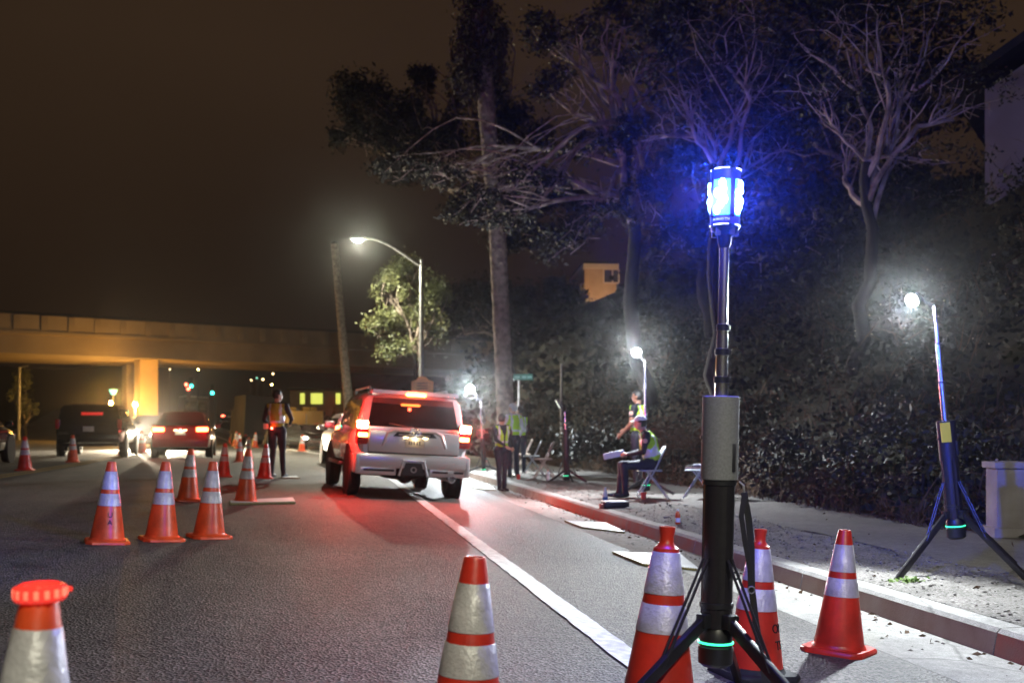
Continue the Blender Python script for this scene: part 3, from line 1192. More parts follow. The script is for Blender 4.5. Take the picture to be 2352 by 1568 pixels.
# sodium lamps on low posts
def sodium(px, py, Y, label, power, aim=None):
    p = on(px, Y)
    z = at(px, py, Y).z - p.z
    r_ = thing('sodium_lamp', label, 'lamp', Matrix.Translation(p), 'orange lamps near the bridge')
    m_ = MB()
    m_.tube([(0, 0, 0), (0, 0, max(z - .1, .1))], .05, STEEL, 8)
    m_.build('post', r_)
    m_ = MB()
    m_.lathe([(.06, z + .12), (.16, z + .13), (.17, z + .16), (.02, z + .22)], STEEL, 12)
    m_.build('cap', r_)
    m_ = MB()
    m_.ell((0, 0, z), (.13, .13, .12), SODIUM_ON, 12, 8)
    m_.build('globe', r_)
    if power:
        lamp('sodium_light', 'POINT', (0.0, -.25, z), power, (1, .50, .09), r_, .1)
    if aim:
        lamp('sodium_beam', 'SPOT', (0.2, 0, z), 5200, (1, .46, .055), r_, .1, Vector(aim) - p, 64, .6)
    return r_


sodium(311, 930, 61.0, 'bright orange globe lamp left of the yellow bridge pillar', P_SODIUM, at(352, 890, 65.5))
sodium(256, 926, 66, 'orange globe lamp beside the green lantern post', P_SODIUM * .5)
sodium(322, 919, 78, 'smaller orange globe lamp tucked against the bridge pillar', 60)

# green lantern
p = on(260, 64)
z = at(260, 898, 64).z - p.z
ln = thing('lantern_post', 'pale green lantern on a short post left of the bridge pillar', 'lamp', Matrix.Translation(p))
mb = MB()
mb.tube([(0, 0, 0), (0, 0, z - .2)], .06, STEEL, 8)
mb.build('post', ln)
mb = MB()
mb.lathe([(.12, z - .22), (.26, z + .08)], LANTERN, 10)
mb.build('lantern', ln)
mb = MB()
mb.lathe([(.30, z + .085), (.30, z + .13), (.05, z + .2)], mat('lantern_cap', (.2, .45, .36), .5), 10)
mb.build('cap', ln)


def signal(px, py, Y, label, heads, poleoff=.4):
    p = on(px + poleoff * FPX / Y, Y)
    r_ = thing('traffic_signal', label, 'traffic light', Matrix.Translation(p), 'traffic signals beyond the bridge')
    zt_ = at(px, py, Y).z - p.z
    m_ = MB()
    m_.tube([(0, 0, 0), (0, 0, zt_ + .3)], .08, SIG_DARK, 8)
    m_.build('post', r_)
    for (qx, qy, colr) in heads:
        q = at(qx, qy, Y) - p
        m_ = MB()
        m_.rbox((q.x, .05, q.z - (.32 if colr is SIG_RED else -.32)), (.34, .2, 1.05), SIG_DARK, .03)
        hd = m_.build('signal_head', r_)
        m_ = MB()
        m_.lathe([(.15, 0), (.13, .03), (.01, .05)], colr, 14, Matrix.Translation((q.x, -.06, q.z)) @ Matrix.Rotation(R(90), 4, 'X'))
        m_.build('lens', hd)
        m_ = MB()
        m_.tube([(0, .05, q.z), (q.x, .05, q.z)], .035, SIG_DARK, 6)
        m_.build('bracket', r_)
    return r_


signal(433, 884, 105, 'traffic signal post with red and green lenses right of the pillar', [(428, 883, SIG_RED), (440, 886, SIG_GREEN), (433, 893, SIG_RED)], .9)
signal(487, 902, 105, 'traffic signal post with a single green lens above the road', [(488, 902, SIG_GREEN)], .35)


def far_lamp(px, py, Y, m, label, r_=.14):
    p = on(px, Y)
    top_ = at(px, py, Y)
    root = thing('far_street_lamp', label, 'street lamp', Matrix.Translation((p.x, p.y, max(p.z, min(p.z, top_.z - 2)))), 'small lamps on the dark hills')
    z_ = top_.z - root.location.z
    m_ = MB()
    m_.tube([(0, 0, -.5), (0, 0, z_ - r_)], .06, SIG_DARK, 6)
    m_.build('post', root)
    m_ = MB()
    m_.ell((0, 0, z_), (r_, r_, r_ * .9), m, 10, 6)
    m_.build('globe', root)


for px, py, m_, rr in ((301, 845, FARLAMP, .14), (390, 848, FARLAMP, .10), (577, 873, FARLAMP, .10), (590, 868, LANTERN, .12), (604, 871, FARLAMP, .14), (624, 883, SODIUM_ON, .08),
                       (627, 858, FARLAMP, .12), (690, 896, LANTERN, .12), (778, 896, FARLAMP, .1), (793, 905, FARLAMP, .12), (455, 848, SODIUM_ON, .08), (562, 930, SODIUM_ON, .10)):
    far_lamp(px, py, 150, m_, {FARLAMP: 'tiny warm white lamp glowing on the dark hill beyond the bridge', LANTERN: 'tiny greenish lamp glowing on the dark hill beyond the bridge', SODIUM_ON: 'tiny deep orange lamp glowing on the dark hill beyond the bridge'}[m_], rr)

# ================================================================== HOUSES
hp = at(1385, 650, 80)
k = 80 / FPX
hs = thing('hillside_house', 'small orange-lit stucco house with one window on the hill', 'house', Matrix.Translation((hp.x, hp.y, on(1385, 80).z - .5)) @ Matrix.Rotation(R(4), 4, 'Z'))
z0 = hs.location.z
ztop = at(0, 618, 80).z - z0
mb = MB()
mb.box((-.2, 4, ztop / 2), (74 * k, 8, ztop), STUCCO)
mb.build('wall', hs, smooth=False)
mb = MB()
mb.box((-.2, 3.9, ztop + .18), (82 * k, 8.5, .36), TRIM)
mb.build('eaves', hs, smooth=False)
mb = MB()
mb.box((-.2, 4, ztop + .46), (80 * k, 8.2, .2), ROOFM)
mb.build('roof', hs, smooth=False)
wx, wz = (1404 - 1385) * k, at(0, 634, 80).z - z0
mb = MB()
for s in ((-.58, 0, .09, 1.05), (.58, 0, .09, 1.05), (0, .52, 1.07, .09), (0, -.52, 1.07, .09), (.1, 0, .07, .95)):
    mb.box((wx + s[0], -.03, wz + s[1]), (s[2], .08, s[3]), TRIM)
wf = mb.build('window_frame', hs, smooth=False)
for x, w_ in ((-.24, .58), (.35, .40)):
    mb = MB()
    mb.box((wx + x, -.006, wz), (w_, .02, .94), mat('house_pane', (.05, .05, .07), .1))
    mb.build('pane', wf, smooth=False)
lamp('assumed_porch_light', 'POINT', (-.4, -3.4, ztop * .45), 420, (1, .60, .25), hs, .15)  # assumed source of the orange light on the wall, no fixture seen

bp_ = at(2262, 500, 25)
gb = thing('grey_building', 'tall plain grey building wall at the top of the slope', 'building', Matrix.Translation((bp_.x, bp_.y, 0)) @ Matrix.Rotation(R(-32), 4, 'Z'))
ztop = at(0, 205, 25).z
mb = MB()
mb.box((5, 6, (ztop + 3) / 2), (10, 12, ztop - 3), STUCCO2)
mb.build('wall', gb, smooth=False)
mb = MB()
mb.prism([(-.7, ztop - .12), (-.7, ztop + .08), (5, ztop + 3.4), (10.7, ztop + .08), (10.7, ztop - .12), (5, ztop + 3.1)], -.6, 12.6, ROOFM)
mb.build('roof', gb, smooth=False)
mb = MB()
mb.prism([(0, ztop - .05), (10, ztop - .05), (5, ztop + 2.9)], .02, 11.9, STUCCO2)
mb.build('gable', gb, smooth=False)

# low concrete wall on the right
cw0 = on(2290, 11.0)
cw = thing('concrete_wall', 'low plain concrete wall at the foot of the ivy slope', 'wall', Matrix.Translation(cw0) @ Matrix.Rotation(R(-2), 4, 'Z'))
zt = CAMZ - (1066 - HY) / FPX * 11.0 - cw0.z
mb = MB()
mb.rbox((.9, .15, zt / 2 - .04), (1.8, .30, zt - .0), WALLC, .03)
mb.build('wall_slab', cw)
mb = MB()
mb.rbox((.9, .15, zt - .01), (1.86, .35, .07), WALLC, .015)
mb.build('wall_cap', cw)
mb = MB()
mb.box((.9, .15, .02), (1.9, .42, .12), WALLC)
mb.build('footing', cw, smooth=False)

# gas station far off with lit windows
p = on(748, 118)
gs = thing('far_shop', 'low far shop with yellow-lit windows behind the silver car', 'building', Matrix.Translation(p))
mb = MB()
mb.box((.5, 3, 1.9), (9, 6, 3.8), STUCCO2)
mb.build('wall', gs, smooth=False)
for x, w_ in ((-2.6, .5), (-1.0, 1.3), (1.4, .5), (2.6, .4)):
    m_ = MB()
    m_.box((x, -.02, at(0, 915, 118).z - p.z), (w_, .06, 1.2), WIN_WARM)
    m_.build('window', gs, smooth=False)
mb = MB()
mb.box((.5, 3, 3.95), (9.6, 6.6, .3), ROOFM)
mb.build('roof', gs, smooth=False)


# ================================================================== VEHICLES
def wheel(root, x, y, r, w, side):
    m_ = MB()
    M = Matrix.Rotation(R(90) * side, 4, 'Y')
    prof = [(r * .62, -w * .5), (r * .90, -w * .5), (r * .97, -w * .42), (r, -w * .25), (r, w * .25), (r * .97, w * .42), (r * .90, w * .5), (r * .62, w * .5)]
    m_.lathe(prof, TYRE, 28, M, cap=False)
    t = m_.build('wheel', root)
    t.location = (x, y, r)
    m_ = MB()
    m_.lathe([(r * .63, w * .5 - .005), (r * .60, w * .44), (r * .56, w * .30), (r * .20, w * .34), (r * .17, w * .42), (.005, w * .43)], RIM, 24, M)
    for k in range(6):
        m_.box((r * .36, 0, w * .37), (r * .46, r * .14, .03), RIM, M @ Matrix.Rotation(k * PI / 3, 4, 'Z'))
    m_.build('rim', t)
    return t


def car(name, label, M, paint, kind='sedan', L=4.7, Wd=1.82, H=1.45, tail=None, head=None, group=None, wr=.33, plate=True, belt=None, zb_=None):
    root = thing(name, label, 'car', M, group)
    h = Wd / 2
    suv = kind == 'suv'
    belt = belt or (1.05 if suv else .93)
    zb_ = zb_ or (.36 if suv else .26)
    hood = belt - (.02 if suv else .06)
    trunk = belt + (.02 if suv else .09)
    # lower body
    st = [(-.500, .86, trunk - .08, 0), (-.488, .93, trunk - .02, 0), (-.42, .985, trunk, 0), (-.25, 1.0, trunk, 0), (0, 1.0, belt + .01, 0), (.20, 1.0, belt, 0), (.36, .975, hood - .03, 0), (.455, .90, hood - .13, 0), (.492, .80, hood - .24, 0), (.5, .74, hood - .30, 0)]
    rings = []
    for fy, fw, top_, _ in st:
        w = h * fw
        y = fy * L
        zlow = zb_ + (.10 if abs(fy) > .48 else 0)
        mid = zlow + (top_ - zlow) * .55
        half = [(w * .86, zlow), (w * .965, zlow + .07), (w, mid), (w * .985, top_ - .10), (w * .945, top_ - .03), (w * .80, top_ + .012)]
        rings.append([(x, y, z) for x, z in half] + [(-x, y, z) for x, z in reversed(half)])
    m_ = MB()
    m_.loft(rings, paint)
    body = m_.build('body', root, angle=32)
    # cabin
    if suv:
        cb = [(-.485, .90, belt, None), (-.445, .80, H - .05, 1), (-.40, .79, H, 1), (-.1, .79, H + .012, 1), (.08, .78, H - .03, 1), (.25, .86, belt, None)]
    else:
        cb = [(-.395, .86, trunk, None), (-.215, .70, H - .05, 1), (-.13, .69, H, 1), (.0, .69, H, 1), (.09, .69, H - .04, 1), (.27, .86, belt, None)]
    rings = []
    for fy, fw, zt_, up_ in cb:
        y = fy * L
        if up_:
            wt = h * fw
            wb = h * .93
            z0_ = belt - .05
            rings.append([(wb, y, z0_), (wt + .03, y, zt_ - .10), (wt - .03, y, zt_ - .02), (wt * .6, y, zt_ + .01), (-wt * .6, y, zt_ + .01), (-wt + .03, y, zt_ - .02), (-wt - .03, y, zt_ - .10), (-wb, y, z0_)])
        else:
            w = h * fw
            z0_ = belt - .05
            rings.append([(w, y, z0_), (w * .99, y, zt_ - .01), (w * .97, y, zt_), (w * .6, y, zt_ + .01), (-w * .6, y, zt_ + .01), (-w * .97, y, zt_), (-w * .99, y, zt_ - .01), (-w, y, z0_)])
    m_ = MB()
    m_.loft(rings, paint)
    cab = m_.build('cabin', root, angle=32)

    def pt(i, j, fx=0):
        return Vector(rings[i][j])
    # glass: rear, front, sides, lying just outside the cabin skin
    def pane(nm, quad, out, inset=.07):
        c = sum((Vector(q) for q in quad), Vector()) / len(quad)
        q2 = [Vector(q).lerp(c, inset) for q in quad]
        nrm = (q2[1] - q2[0]).cross(q2[-1] - q2[0]).normalized()
        if nrm.dot(out) < 0: nrm = -nrm
        mm = MB()
        a = [q + nrm * .012 for q in q2]
        b = [q - nrm * .01 for q in q2]
        n_ = len(a)
        mm.add(a + b, [tuple(range(n_)), tuple(range(2 * n_ - 1, n_ - 1, -1))] + [(k, (k + 1) % n_, (k + 1) % n_ + n_, k + n_) for k in range(n_)], GLASS)
        return mm.build(nm, cab, smooth=False)
    pane('rear_window', [pt(0, 2), pt(1, 2), pt(1, 5), pt(0, 5)], Vector((0, -1, .3)), .09)
    pane('windscreen', [pt(5, 2), pt(4, 2), pt(4, 5), pt(5, 5)], Vector((0, 1, .3)), .07)
    zs = belt + .01
    for s in (1, -1):
        cuts = [-.40, -.27, -.02, .235] if suv else [-.36, -.14, .02, .245]
        for a in range(3):
            y0, y1 = cuts[a] * L + .03, cuts[a + 1] * L - .03

            def sidept(y, up_):
                # interpolate the cabin side at y
                for i in range(len(cb) - 1):
                    if cb[i][0] * L <= y <= cb[i + 1][0] * L:
                        t = (y - cb[i][0] * L) / ((cb[i + 1][0] - cb[i][0]) * L)
                        lo = pt(i, 0).lerp(pt(i + 1, 0), t)
                        hi = pt(i, 1).lerp(pt(i + 1, 1), t)
                        f0 = min(1, max(0, (zs - lo.z) / max(hi.z - lo.z, 1e-4)))
                        q = lo.lerp(hi, (f0 + (.93 - f0) * up_) if hi.z > zs else f0)
                        return Vector((q.x * s, q.y, q.z))
                return Vector((h * .9 * s, y, zs))
            n_ = 4
            bot = [sidept(y0 + (y1 - y0) * i / n_, 0) for i in range(n_ + 1)]
            topp = [sidept(y0 + (y1 - y0) * i / n_, 1) for i in range(n_ + 1)]
            poly = bot + topp[::-1]
            if (topp[0] - bot[0]).length < .06 and (topp[-1] - bot[-1]).length < .06: continue
            mm = MB()
            off = Vector((.012 * s, 0, .003))
            mm.add([q + off for q in poly], [(i, i + 1, 2 * n_ - i, 2 * n_ + 1 - i) for i in range(n_)], GLASS)
            mm.build('side_window', cab, smooth=False)
    # wheels and arches
    ya, yf = -.5 * L + .93 * L / 4.8, .5 * L - .95 * L / 4.8
    for s in (1, -1):
        for y in (ya, yf):
            mm = MB()
            mm.lathe([(wr * 1.18, -.02), (wr * 1.18, .02), (wr * 1.02, .024)], UNDER, 26, Matrix.Rotation(R(90) * s, 4, 'Y'))
            o = mm.build('wheel_arch', root)
            o.location = (s * (h * .985), y, wr * 1.02)
            wheel(root, s * (h - .10), y, wr, .22, s)
    mm = MB()
    mm.box((0, 0, zb_ + .05), (Wd * .78, L * .86, .16), UNDER)
    mm.build('underbody', root, smooth=False)
    # bumpers
    for s, nm in ((-1, 'rear_bumper'), (1, 'front_bumper')):
        mm = MB()
        mm.rbox((0, s * (L * .5 - .02), zb_ + .21), (Wd * (.90 if s < 0 else .78), .16, .26), paint, .05)
        mm.build(nm, root)
    # lamps
    for s in (1, -1):
        mm = MB()
        if suv:
            mm.rbox((s * h * .885, -.488 * L, belt - .03), (.13, .12, .30), tail or LENS_RED, .03)
        else:
            mm.rbox((s * h * .70, -.492 * L, trunk - .13), (.36, .12, .14), tail or LENS_RED, .04)
        mm.build('tail_lamp', root)
        mm = MB()
        mm.rbox((s * h * .68, .478 * L, hood - .20), (.34, .16, .13), head or LENS_CLR, .04)
        mm.build('head_lamp', root)
        mm = MB()
        mm.rbox((s * (h + .09), .17 * L, belt + .06), (.2, .09, .14), paint, .03)
        mm.build('door_mirror', root)
    if plate:
        mm = MB()
        mm.rbox((0, -.502 * L - .012, trunk - .22 if not suv else belt - .18), (.31, .015, .155), PLATE, .005)
        pl_ = mm.build('licence_plate', root)
        mm = MB()
        mm.rbox((0, .5 * L + .045, zb_ + .22), (.31, .015, .155), PLATE, .005)
        mm.build('licence_plate', root)
    mm = MB()
    mm.rbox((0, .497 * L, hood - .30), (Wd * .42, .03, .14), BLACK_PL, .01)
    mm.build('grille', root)
    return root


# ---- the pale SUV
rear_axle = G(921, 1138)
hd = math.atan(679 / FPX)
u_, v_ = UV(rear_axle.x, rear_axle.y)
Ls, Ws, Hs = 4.82, 1.92, 1.74
ya = -.5 * Ls + .93
M = frame(rear_axle, hd - TH) @ Matrix.Translation((0, -ya, 0))
suv = car('suv_car', 'pale silver SUV with glowing red brake lights stopped astride the white line', M, WHITE_SUV, 'suv', Ls, Ws, Hs, tail=LENS_RED, wr=.39, plate=False, belt=1.10, zb_=.48)
yr = -.5 * Ls
for o in [x for x in bpy.data.objects if x.parent == suv and (x.name.startswith('tail_lamp') or x.name.startswith('rear_bumper'))]:
    bpy.data.objects.remove(o)
# bumper with lower valance, hitch recess and slots
mb = MB()
sec = lambda z0, z1, y0, y1, w: mb.rbox((0, (y0 + y1) / 2, (z0 + z1) / 2), (w, abs(y1 - y0), z1 - z0), WHITE_SUV, .045)
sec(.50, .74, yr - .10, yr + .30, 1.84)
for s in (-1, 1):
    mb.rbox((s * .58, yr + .03, .46), (.62, .22, .16), WHITE_SUV, .04)
    mb.rbox((s * .90, yr + .2, .56), (.10, .6, .34), WHITE_SUV, .04)
bump = mb.build('rear_bumper', suv)
for x, w_ in ((-.56, .5), (.45, .26), (.76, .16)):
    m_ = MB()
    m_.rbox((x, yr - .083, .465), (w_, .012, .035), BLACK_PL, .004)
    m_.build('bumper_slot', bump)
m_ = MB()
m_.prism([(-.19, .40), (-.13, .60), (.13, .60), (.19, .40)], yr - .108, yr - .02, BLACK_PL)
hitch = m_.build('hitch_recess', bump, smooth=False)
m_ = MB()
m_.tube([(-.235, yr - .115, .385), (-.17, yr - .115, .63), (.17, yr - .115, .63), (.235, yr - .115, .385)], .022, WHITE_SUV, 8)
m_.build('hitch_surround', bump)
m_ = MB()
m_.lathe([(.05, 0), (.05, .05), (.032, .05), (.032, .0)], STEEL, 14, Matrix.Translation((0, yr - .10, .49)) @ Matrix.Rotation(R(90), 4, 'X'))
m_.build('hitch_tube', bump)
m_ = MB()
m_.tube([(.63, yr + .9, .36), (.63, yr - .05, .36)], .05, STEEL, 14)
m_.build('exhaust_pipe', suv)
m_ = MB()
m_.lathe([(.040, .0), (.060, .0), (.062, .16), (.052, .16), (.050, .02)], CHROME, 18, Matrix.Translation((.63, yr - .02, .36)) @ Matrix.Rotation(R(90), 4, 'X'))
m_.build('exhaust_tip', suv)
m_ = MB()
m_.ell((-.1, yr + .55, .40), (.42, .25, .11), UNDER, 16, 8)
m_.build('muffler', suv)
m_ = MB()
m_.tube([(-.8, ya, .39), (.8, ya, .39)], .06, UNDER, 10)
m_.ell((0.05, ya, .37), (.16, .17, .16), UNDER)
m_.build('rear_axle', suv)
# tailgate
m_ = MB()
m_.rbox((0, yr - .035, .93), (1.50, .10, .36), WHITE_SUV, .03)
m_.rbox((0, yr + .02, 1.12), (1.50, .10, .10), WHITE_SUV, .03)
gate = m_.build('tailgate', suv)
m_ = MB()
m_.rbox((0, yr - .035, .752), (1.48, .085, .03), BLACK_PL, .008)
m_.build('gate_seam', gate)
m_ = MB()
m_.tube([(-.52, yr - .088, .86), (-.44, yr - .095, 1.06), (-.33, yr - .085, 1.115), (.33, yr - .085, 1.115), (.44, yr - .095, 1.06), (.52, yr - .088, .86)], [.025, .032, .03, .03, .032, .025], WHITE_SUV, 8)
m_.build('plate_surround', gate)
m_ = MB()
m_.prism([(-.36, 1.02), (-.29, 1.095), (.29, 1.095), (.36, 1.02)], yr - .105, yr - .08, BLACK_PL)
garn = m_.build('gate_garnish', gate, smooth=False)
for x in (-.17, .15):
    m_ = MB()
    m_.box((x, yr - .107, 1.052), (.20, .006, .024), mat('garnish_letters', (.35, .33, .34), .5))
    m_.build('lettering_line', garn, smooth=False)
m_ = MB()
bad = Matrix.Translation((0, yr - .11, 1.10)) @ Matrix.Rotation(R(90), 4, 'X')


def ring(mb_, a, b, r_, mt, Mx):
    mb_.tube([(a * math.cos(t * PI / 10), b * math.sin(t * PI / 10), 0) for t in range(21)], r_, mt, 6, M=Mx)


ring(m_, .085, .058, .010, CHROME, bad)
ring(m_, .030, .056, .009, CHROME, bad)
ring(m_, .058, .024, .009, CHROME, bad @ Matrix.Translation((0, .028, 0)))
m_.build('badge', gate)
m_ = MB()
m_.rbox((0, yr - .092, .925), (.31, .012, .15), PLATE, .004)
lpz = m_.build('licence_plate', gate)
for x in (-.09, -.05, -.01, .04, .08):
    m_ = MB()
    m_.box((x, yr - .1, .925), (.024, .004, .06), MARK)
    m_.build('plate_mark', lpz, smooth=False)
for x in (-.15, .17):
    m_ = MB()
    m_.rbox((x, yr - .098, 1.010), (.07, .012, .012), PLATE_LIT, .003)
    m_.build('plate_lamp', gate)
lamp('plate_light', 'POINT', (0, yr - .16, 1.0), 1.2, (1, .72, .38), suv, .02)
# tail lamps
for s in (-1, 1):
    m_ = MB()
    m_.rbox((s * .845, yr + .055, 1.06), (.20, .20, .40), LENS_RED, .05)
    tl = m_.build('tail_lamp', suv)
    m_ = MB()
    m_.rbox((s * .85, yr + .05, 1.185), (.175, .225, .125), BRAKE_ON, .022)
    m_.build('brake_lens', tl)
    m_ = MB()
    m_.rbox((s * .84, yr + .05, 1.02), (.155, .222, .07), AMBER_ON, .02)
    m_.build('turn_lens', tl)
    lamp('brake_light', 'POINT', (s * 1.13, yr + .10, 1.18), 160, (1, .03, .02), suv, .05)
m_ = MB()
m_.prism([(-.72, 1.705), (-.70, 1.765), (.70, 1.765), (.72, 1.705)], yr + .02, yr + .32, WHITE_SUV)
spl = m_.build('roof_spoiler', suv, smooth=False)
m_ = MB()
m_.rbox((0.0, yr + .012, 1.705), (.32, .03, .035), BRAKE3, .008)
m_.build('high_brake_lamp', spl)
lamp('high_brake_light', 'POINT', (0, yr - .10, 1.70), 9, (1, .05, .02), suv, .03)
for s in (-1, 1):
    m_ = MB()
    m_.tube([(s * .66, -1.8, 1.75), (s * .66, -1.65, 1.825), (s * .66, .1, 1.825), (s * .65, .28, 1.74)], .022, SILVER, 8)
    m_.build('roof_rail', suv)
m_ = MB()
m_.tube([(.0, yr + .03, 1.16), (-.42, yr - .005, 1.22)], .012, BLACK_PL, 6)
m_.build('rear_wiper', suv)
for s in (-1, 1):
    m_ = MB()
    m_.rbox((s * .98, 0, .50), (.10, 1.75, .07), BLACK_PL, .02)
    m_.build('side_step', suv)

# ---- other vehicles
p = G(415, 1052)
red = car('sedan_car', 'glossy red sedan with lit tail lights waiting beside the cones', frame(p, 0) @ Matrix.Translation((0, 2.2, 0)), REDPAINT, 'sedan', 4.75, 1.84, 1.46, tail=TAIL_ON)
for x in (-.14, .14):
    m_ = MB()
    m_.box((x, -2.40, .87), (.10, .012, .012), PLATE_LIT)
    m_.build('plate_lamp', red, smooth=False)
lamp('plate_light', 'POINT', (0, -2.52, .88), 3.5, (1, .8, .55), red, .02)
for s in (-1, 1):
    lamp('tail_light', 'POINT', (s * .66, -2.52, .88), 5, (1, .04, .03), red, .05)

p = G(205, 1050)
van = car('suv_car', 'black SUV with dark rear glass standing left of the red sedan', frame(p, 0) @ Matrix.Translation((0, 2.3, 0)), DARKPAINT, 'suv', 4.9, 2.0, 1.62, wr=.36, group='dark cars')
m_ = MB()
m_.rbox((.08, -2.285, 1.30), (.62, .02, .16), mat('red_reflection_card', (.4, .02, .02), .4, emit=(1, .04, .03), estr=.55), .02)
m_.build('red_reflection', van)  # reflection of a red sign in the glass, put in as a glowing card

p = on(345, 46)
fc = car('sedan_car', 'oncoming car with dazzling white headlights behind the red sedan', frame(p, PI), DARKPAINT, 'sedan', 4.6, 1.8, 1.45, head=HEAD_DIM)
for s in (-1, 1):
    m_ = MB()
    m_.ell((s * .62, 2.31, .66), (.14, .05, .10), HEAD_ON, 12, 8)
    m_.build('head_lamp_bulb', fc)
    lamp('headlight', 'SPOT', (s * .62, 2.44, .66), P_HEAD, (1, .86, .62), fc, .05, (s * .62 + .3 * s, 12, .3), 110, .9)

p = on(-165, 23.5)
car('sedan_car', 'car cut off beside the leftmost cone, only its dark corner showing', frame(p, 0) @ Matrix.Translation((0, 1.9, 0)), DARKPAINT, 'sedan', 4.6, 1.8, 1.45)

p = on(836, 29.5)
car('suv_car', 'silver car queued directly ahead of the pale SUV', frame(p, R(3)) @ Matrix.Translation((0, 2.0, 0)), SILVER, 'suv', 4.4, 1.8, 1.52, tail=TAIL_ON, wr=.34)

p = on(712, 60)
c1 = car('sedan_car', 'black car parked facing the street below the yellow trailer', frame(p, PI), DARKPAINT, 'sedan', 4.6, 1.8, 1.42, group='parked cars under the bridge', head=LENS_CLR)
p = on(655, 58)
c2 = car('sedan_car', 'dark car with one lit headlight half hidden behind the officer by the cones', frame(p, PI), DARKPAINT, 'sedan', 4.6, 1.8, 1.42, group='parked cars under the bridge', head=HEAD_DIM)
lamp('headlight', 'SPOT', (.5, 2.45, .62), 420, (1, .80, .50), c2, .06, (3.5, 14, .2), 100, .9)
lamp('headlight', 'SPOT', (-.5, 2.45, .62), 420, (1, .80, .50), c2, .06, (1.0, 14, .2), 100, .9)

# yellow trailer
p = on(698, 70)
tr = thing('box_trailer', 'yellow box trailer parked behind the black car', 'trailer', frame(p, 0))
m_ = MB()
m_.rbox((0, 2, 1.55), (2.5, 4.5, 1.35), YELLOWP, .06)
m_.build('box', tr)
m_ = MB()
m_.box((0, 2, .78), (2.2, 4.3, .14), UNDER)
m_.build('chassis', tr, smooth=False)
for s in (-1, 1):
    for y in (.9, 2.6):
        wheel(tr, s * .98, y, .42, .25, s)
m_ = MB()
m_.rbox((0, -.27, 1.55), (2.2, .03, 1.1), mat('yellow_door', (.48, .30, .05), .5), .02)
dr = m_.build('rear_door', tr)
m_ = MB()
m_.tube([(.1, -.30, 1.1), (.1, -.30, 2.0)], .02, STEEL, 6)
m_.build('door_bar', dr)
for x in (-.6, .3, .8):
    m_ = MB()
    m_.rbox((x, 1, 2.36), (.45, .6, .26), YELLOWP, .04)
    m_.build('roof_box', tr)
lamp('trailer_light', 'POINT', (-1.3, -1.4, 2.2), 45, (1, .62, .2), tr, .1)
m_ = MB()
m_.ell((-1.3, -1.2, 2.2), (.08, .08, .08), FARLAMP, 10, 6)
m_.tube([(-1.3, -.25, 2.2), (-1.3, -1.2, 2.3)], .025, STEEL, 6)
m_.build('work_lamp', tr)

# dark box truck
p = on(597, 62)
bt = thing('box_truck', 'tall dark box truck seen from behind beside the standing officer', 'truck', frame(p, 0))
DKBOX = mat('truck_box', (.006, .005, .005), .9)
m_ = MB()
m_.rbox((0, 2.6, 1.75), (1.95, 5.2, 2.5), DKBOX, .05)
m_.build('box', bt)
m_ = MB()
m_.box((0, 2.6, .55), (1.6, 5.6, .2), UNDER)
m_.build('chassis', bt, smooth=False)
m_ = MB()
m_.rbox((0, 6.1, 1.3), (1.9, 1.8, 1.7), DKBOX, .15)
m_.build('cab', bt)
for s in (-1, 1):
    for y in (1.1, 5.9):
        wheel(bt, s * .85, y, .40, .25, s)
    m_ = MB()
    m_.rbox((s * .85, -.02, .62), (.14, .05, .12), LENS_RED, .02)
    m_.build('tail_lamp', bt)

# far bus coming down the hill
p = on(448, 112)
bus = thing('far_bus', 'distant white-roofed bus with headlights beyond the bridge', 'bus', frame(p, PI))
m_ = MB()
m_.rbox((0, -4, 1.75), (2.5, 9, 2.7), mat('bus_body', (.10, .085, .08), .5), .12)
m_.build('body', bus)
m_ = MB()
m_.rbox((0, -4, 3.17), (2.4, 8.6, .12), mat('bus_roof', (.5, .48, .44), .5), .05)
m_.build('roof', bus)
m_ = MB()
m_.rbox((0, .505, 2.1), (2.2, .03, 1.1), GLASS, .05)
m_.build('windscreen', bus)
for s in (-1, 1):
    m_ = MB()
    m_.ell((s * .8, .51, .75), (.14, .04, .11), HEAD_DIM, 10, 6)
    m_.build('head_lamp', bus)
    for y in (-1, -6.5):
        wheel(bus, s * 1.1, y, .48, .28, s)

# two far cars with tail lights
for i, px in enumerate((520, 556)):
    p = on(px, 118)
    fcar = car('sedan_car', 'distant car with small red tail lights climbing the far road', frame(p, 0), DARKPAINT, 'sedan', 4.6, 1.8, 1.45, tail=SIG_RED, group='cars on the far road')


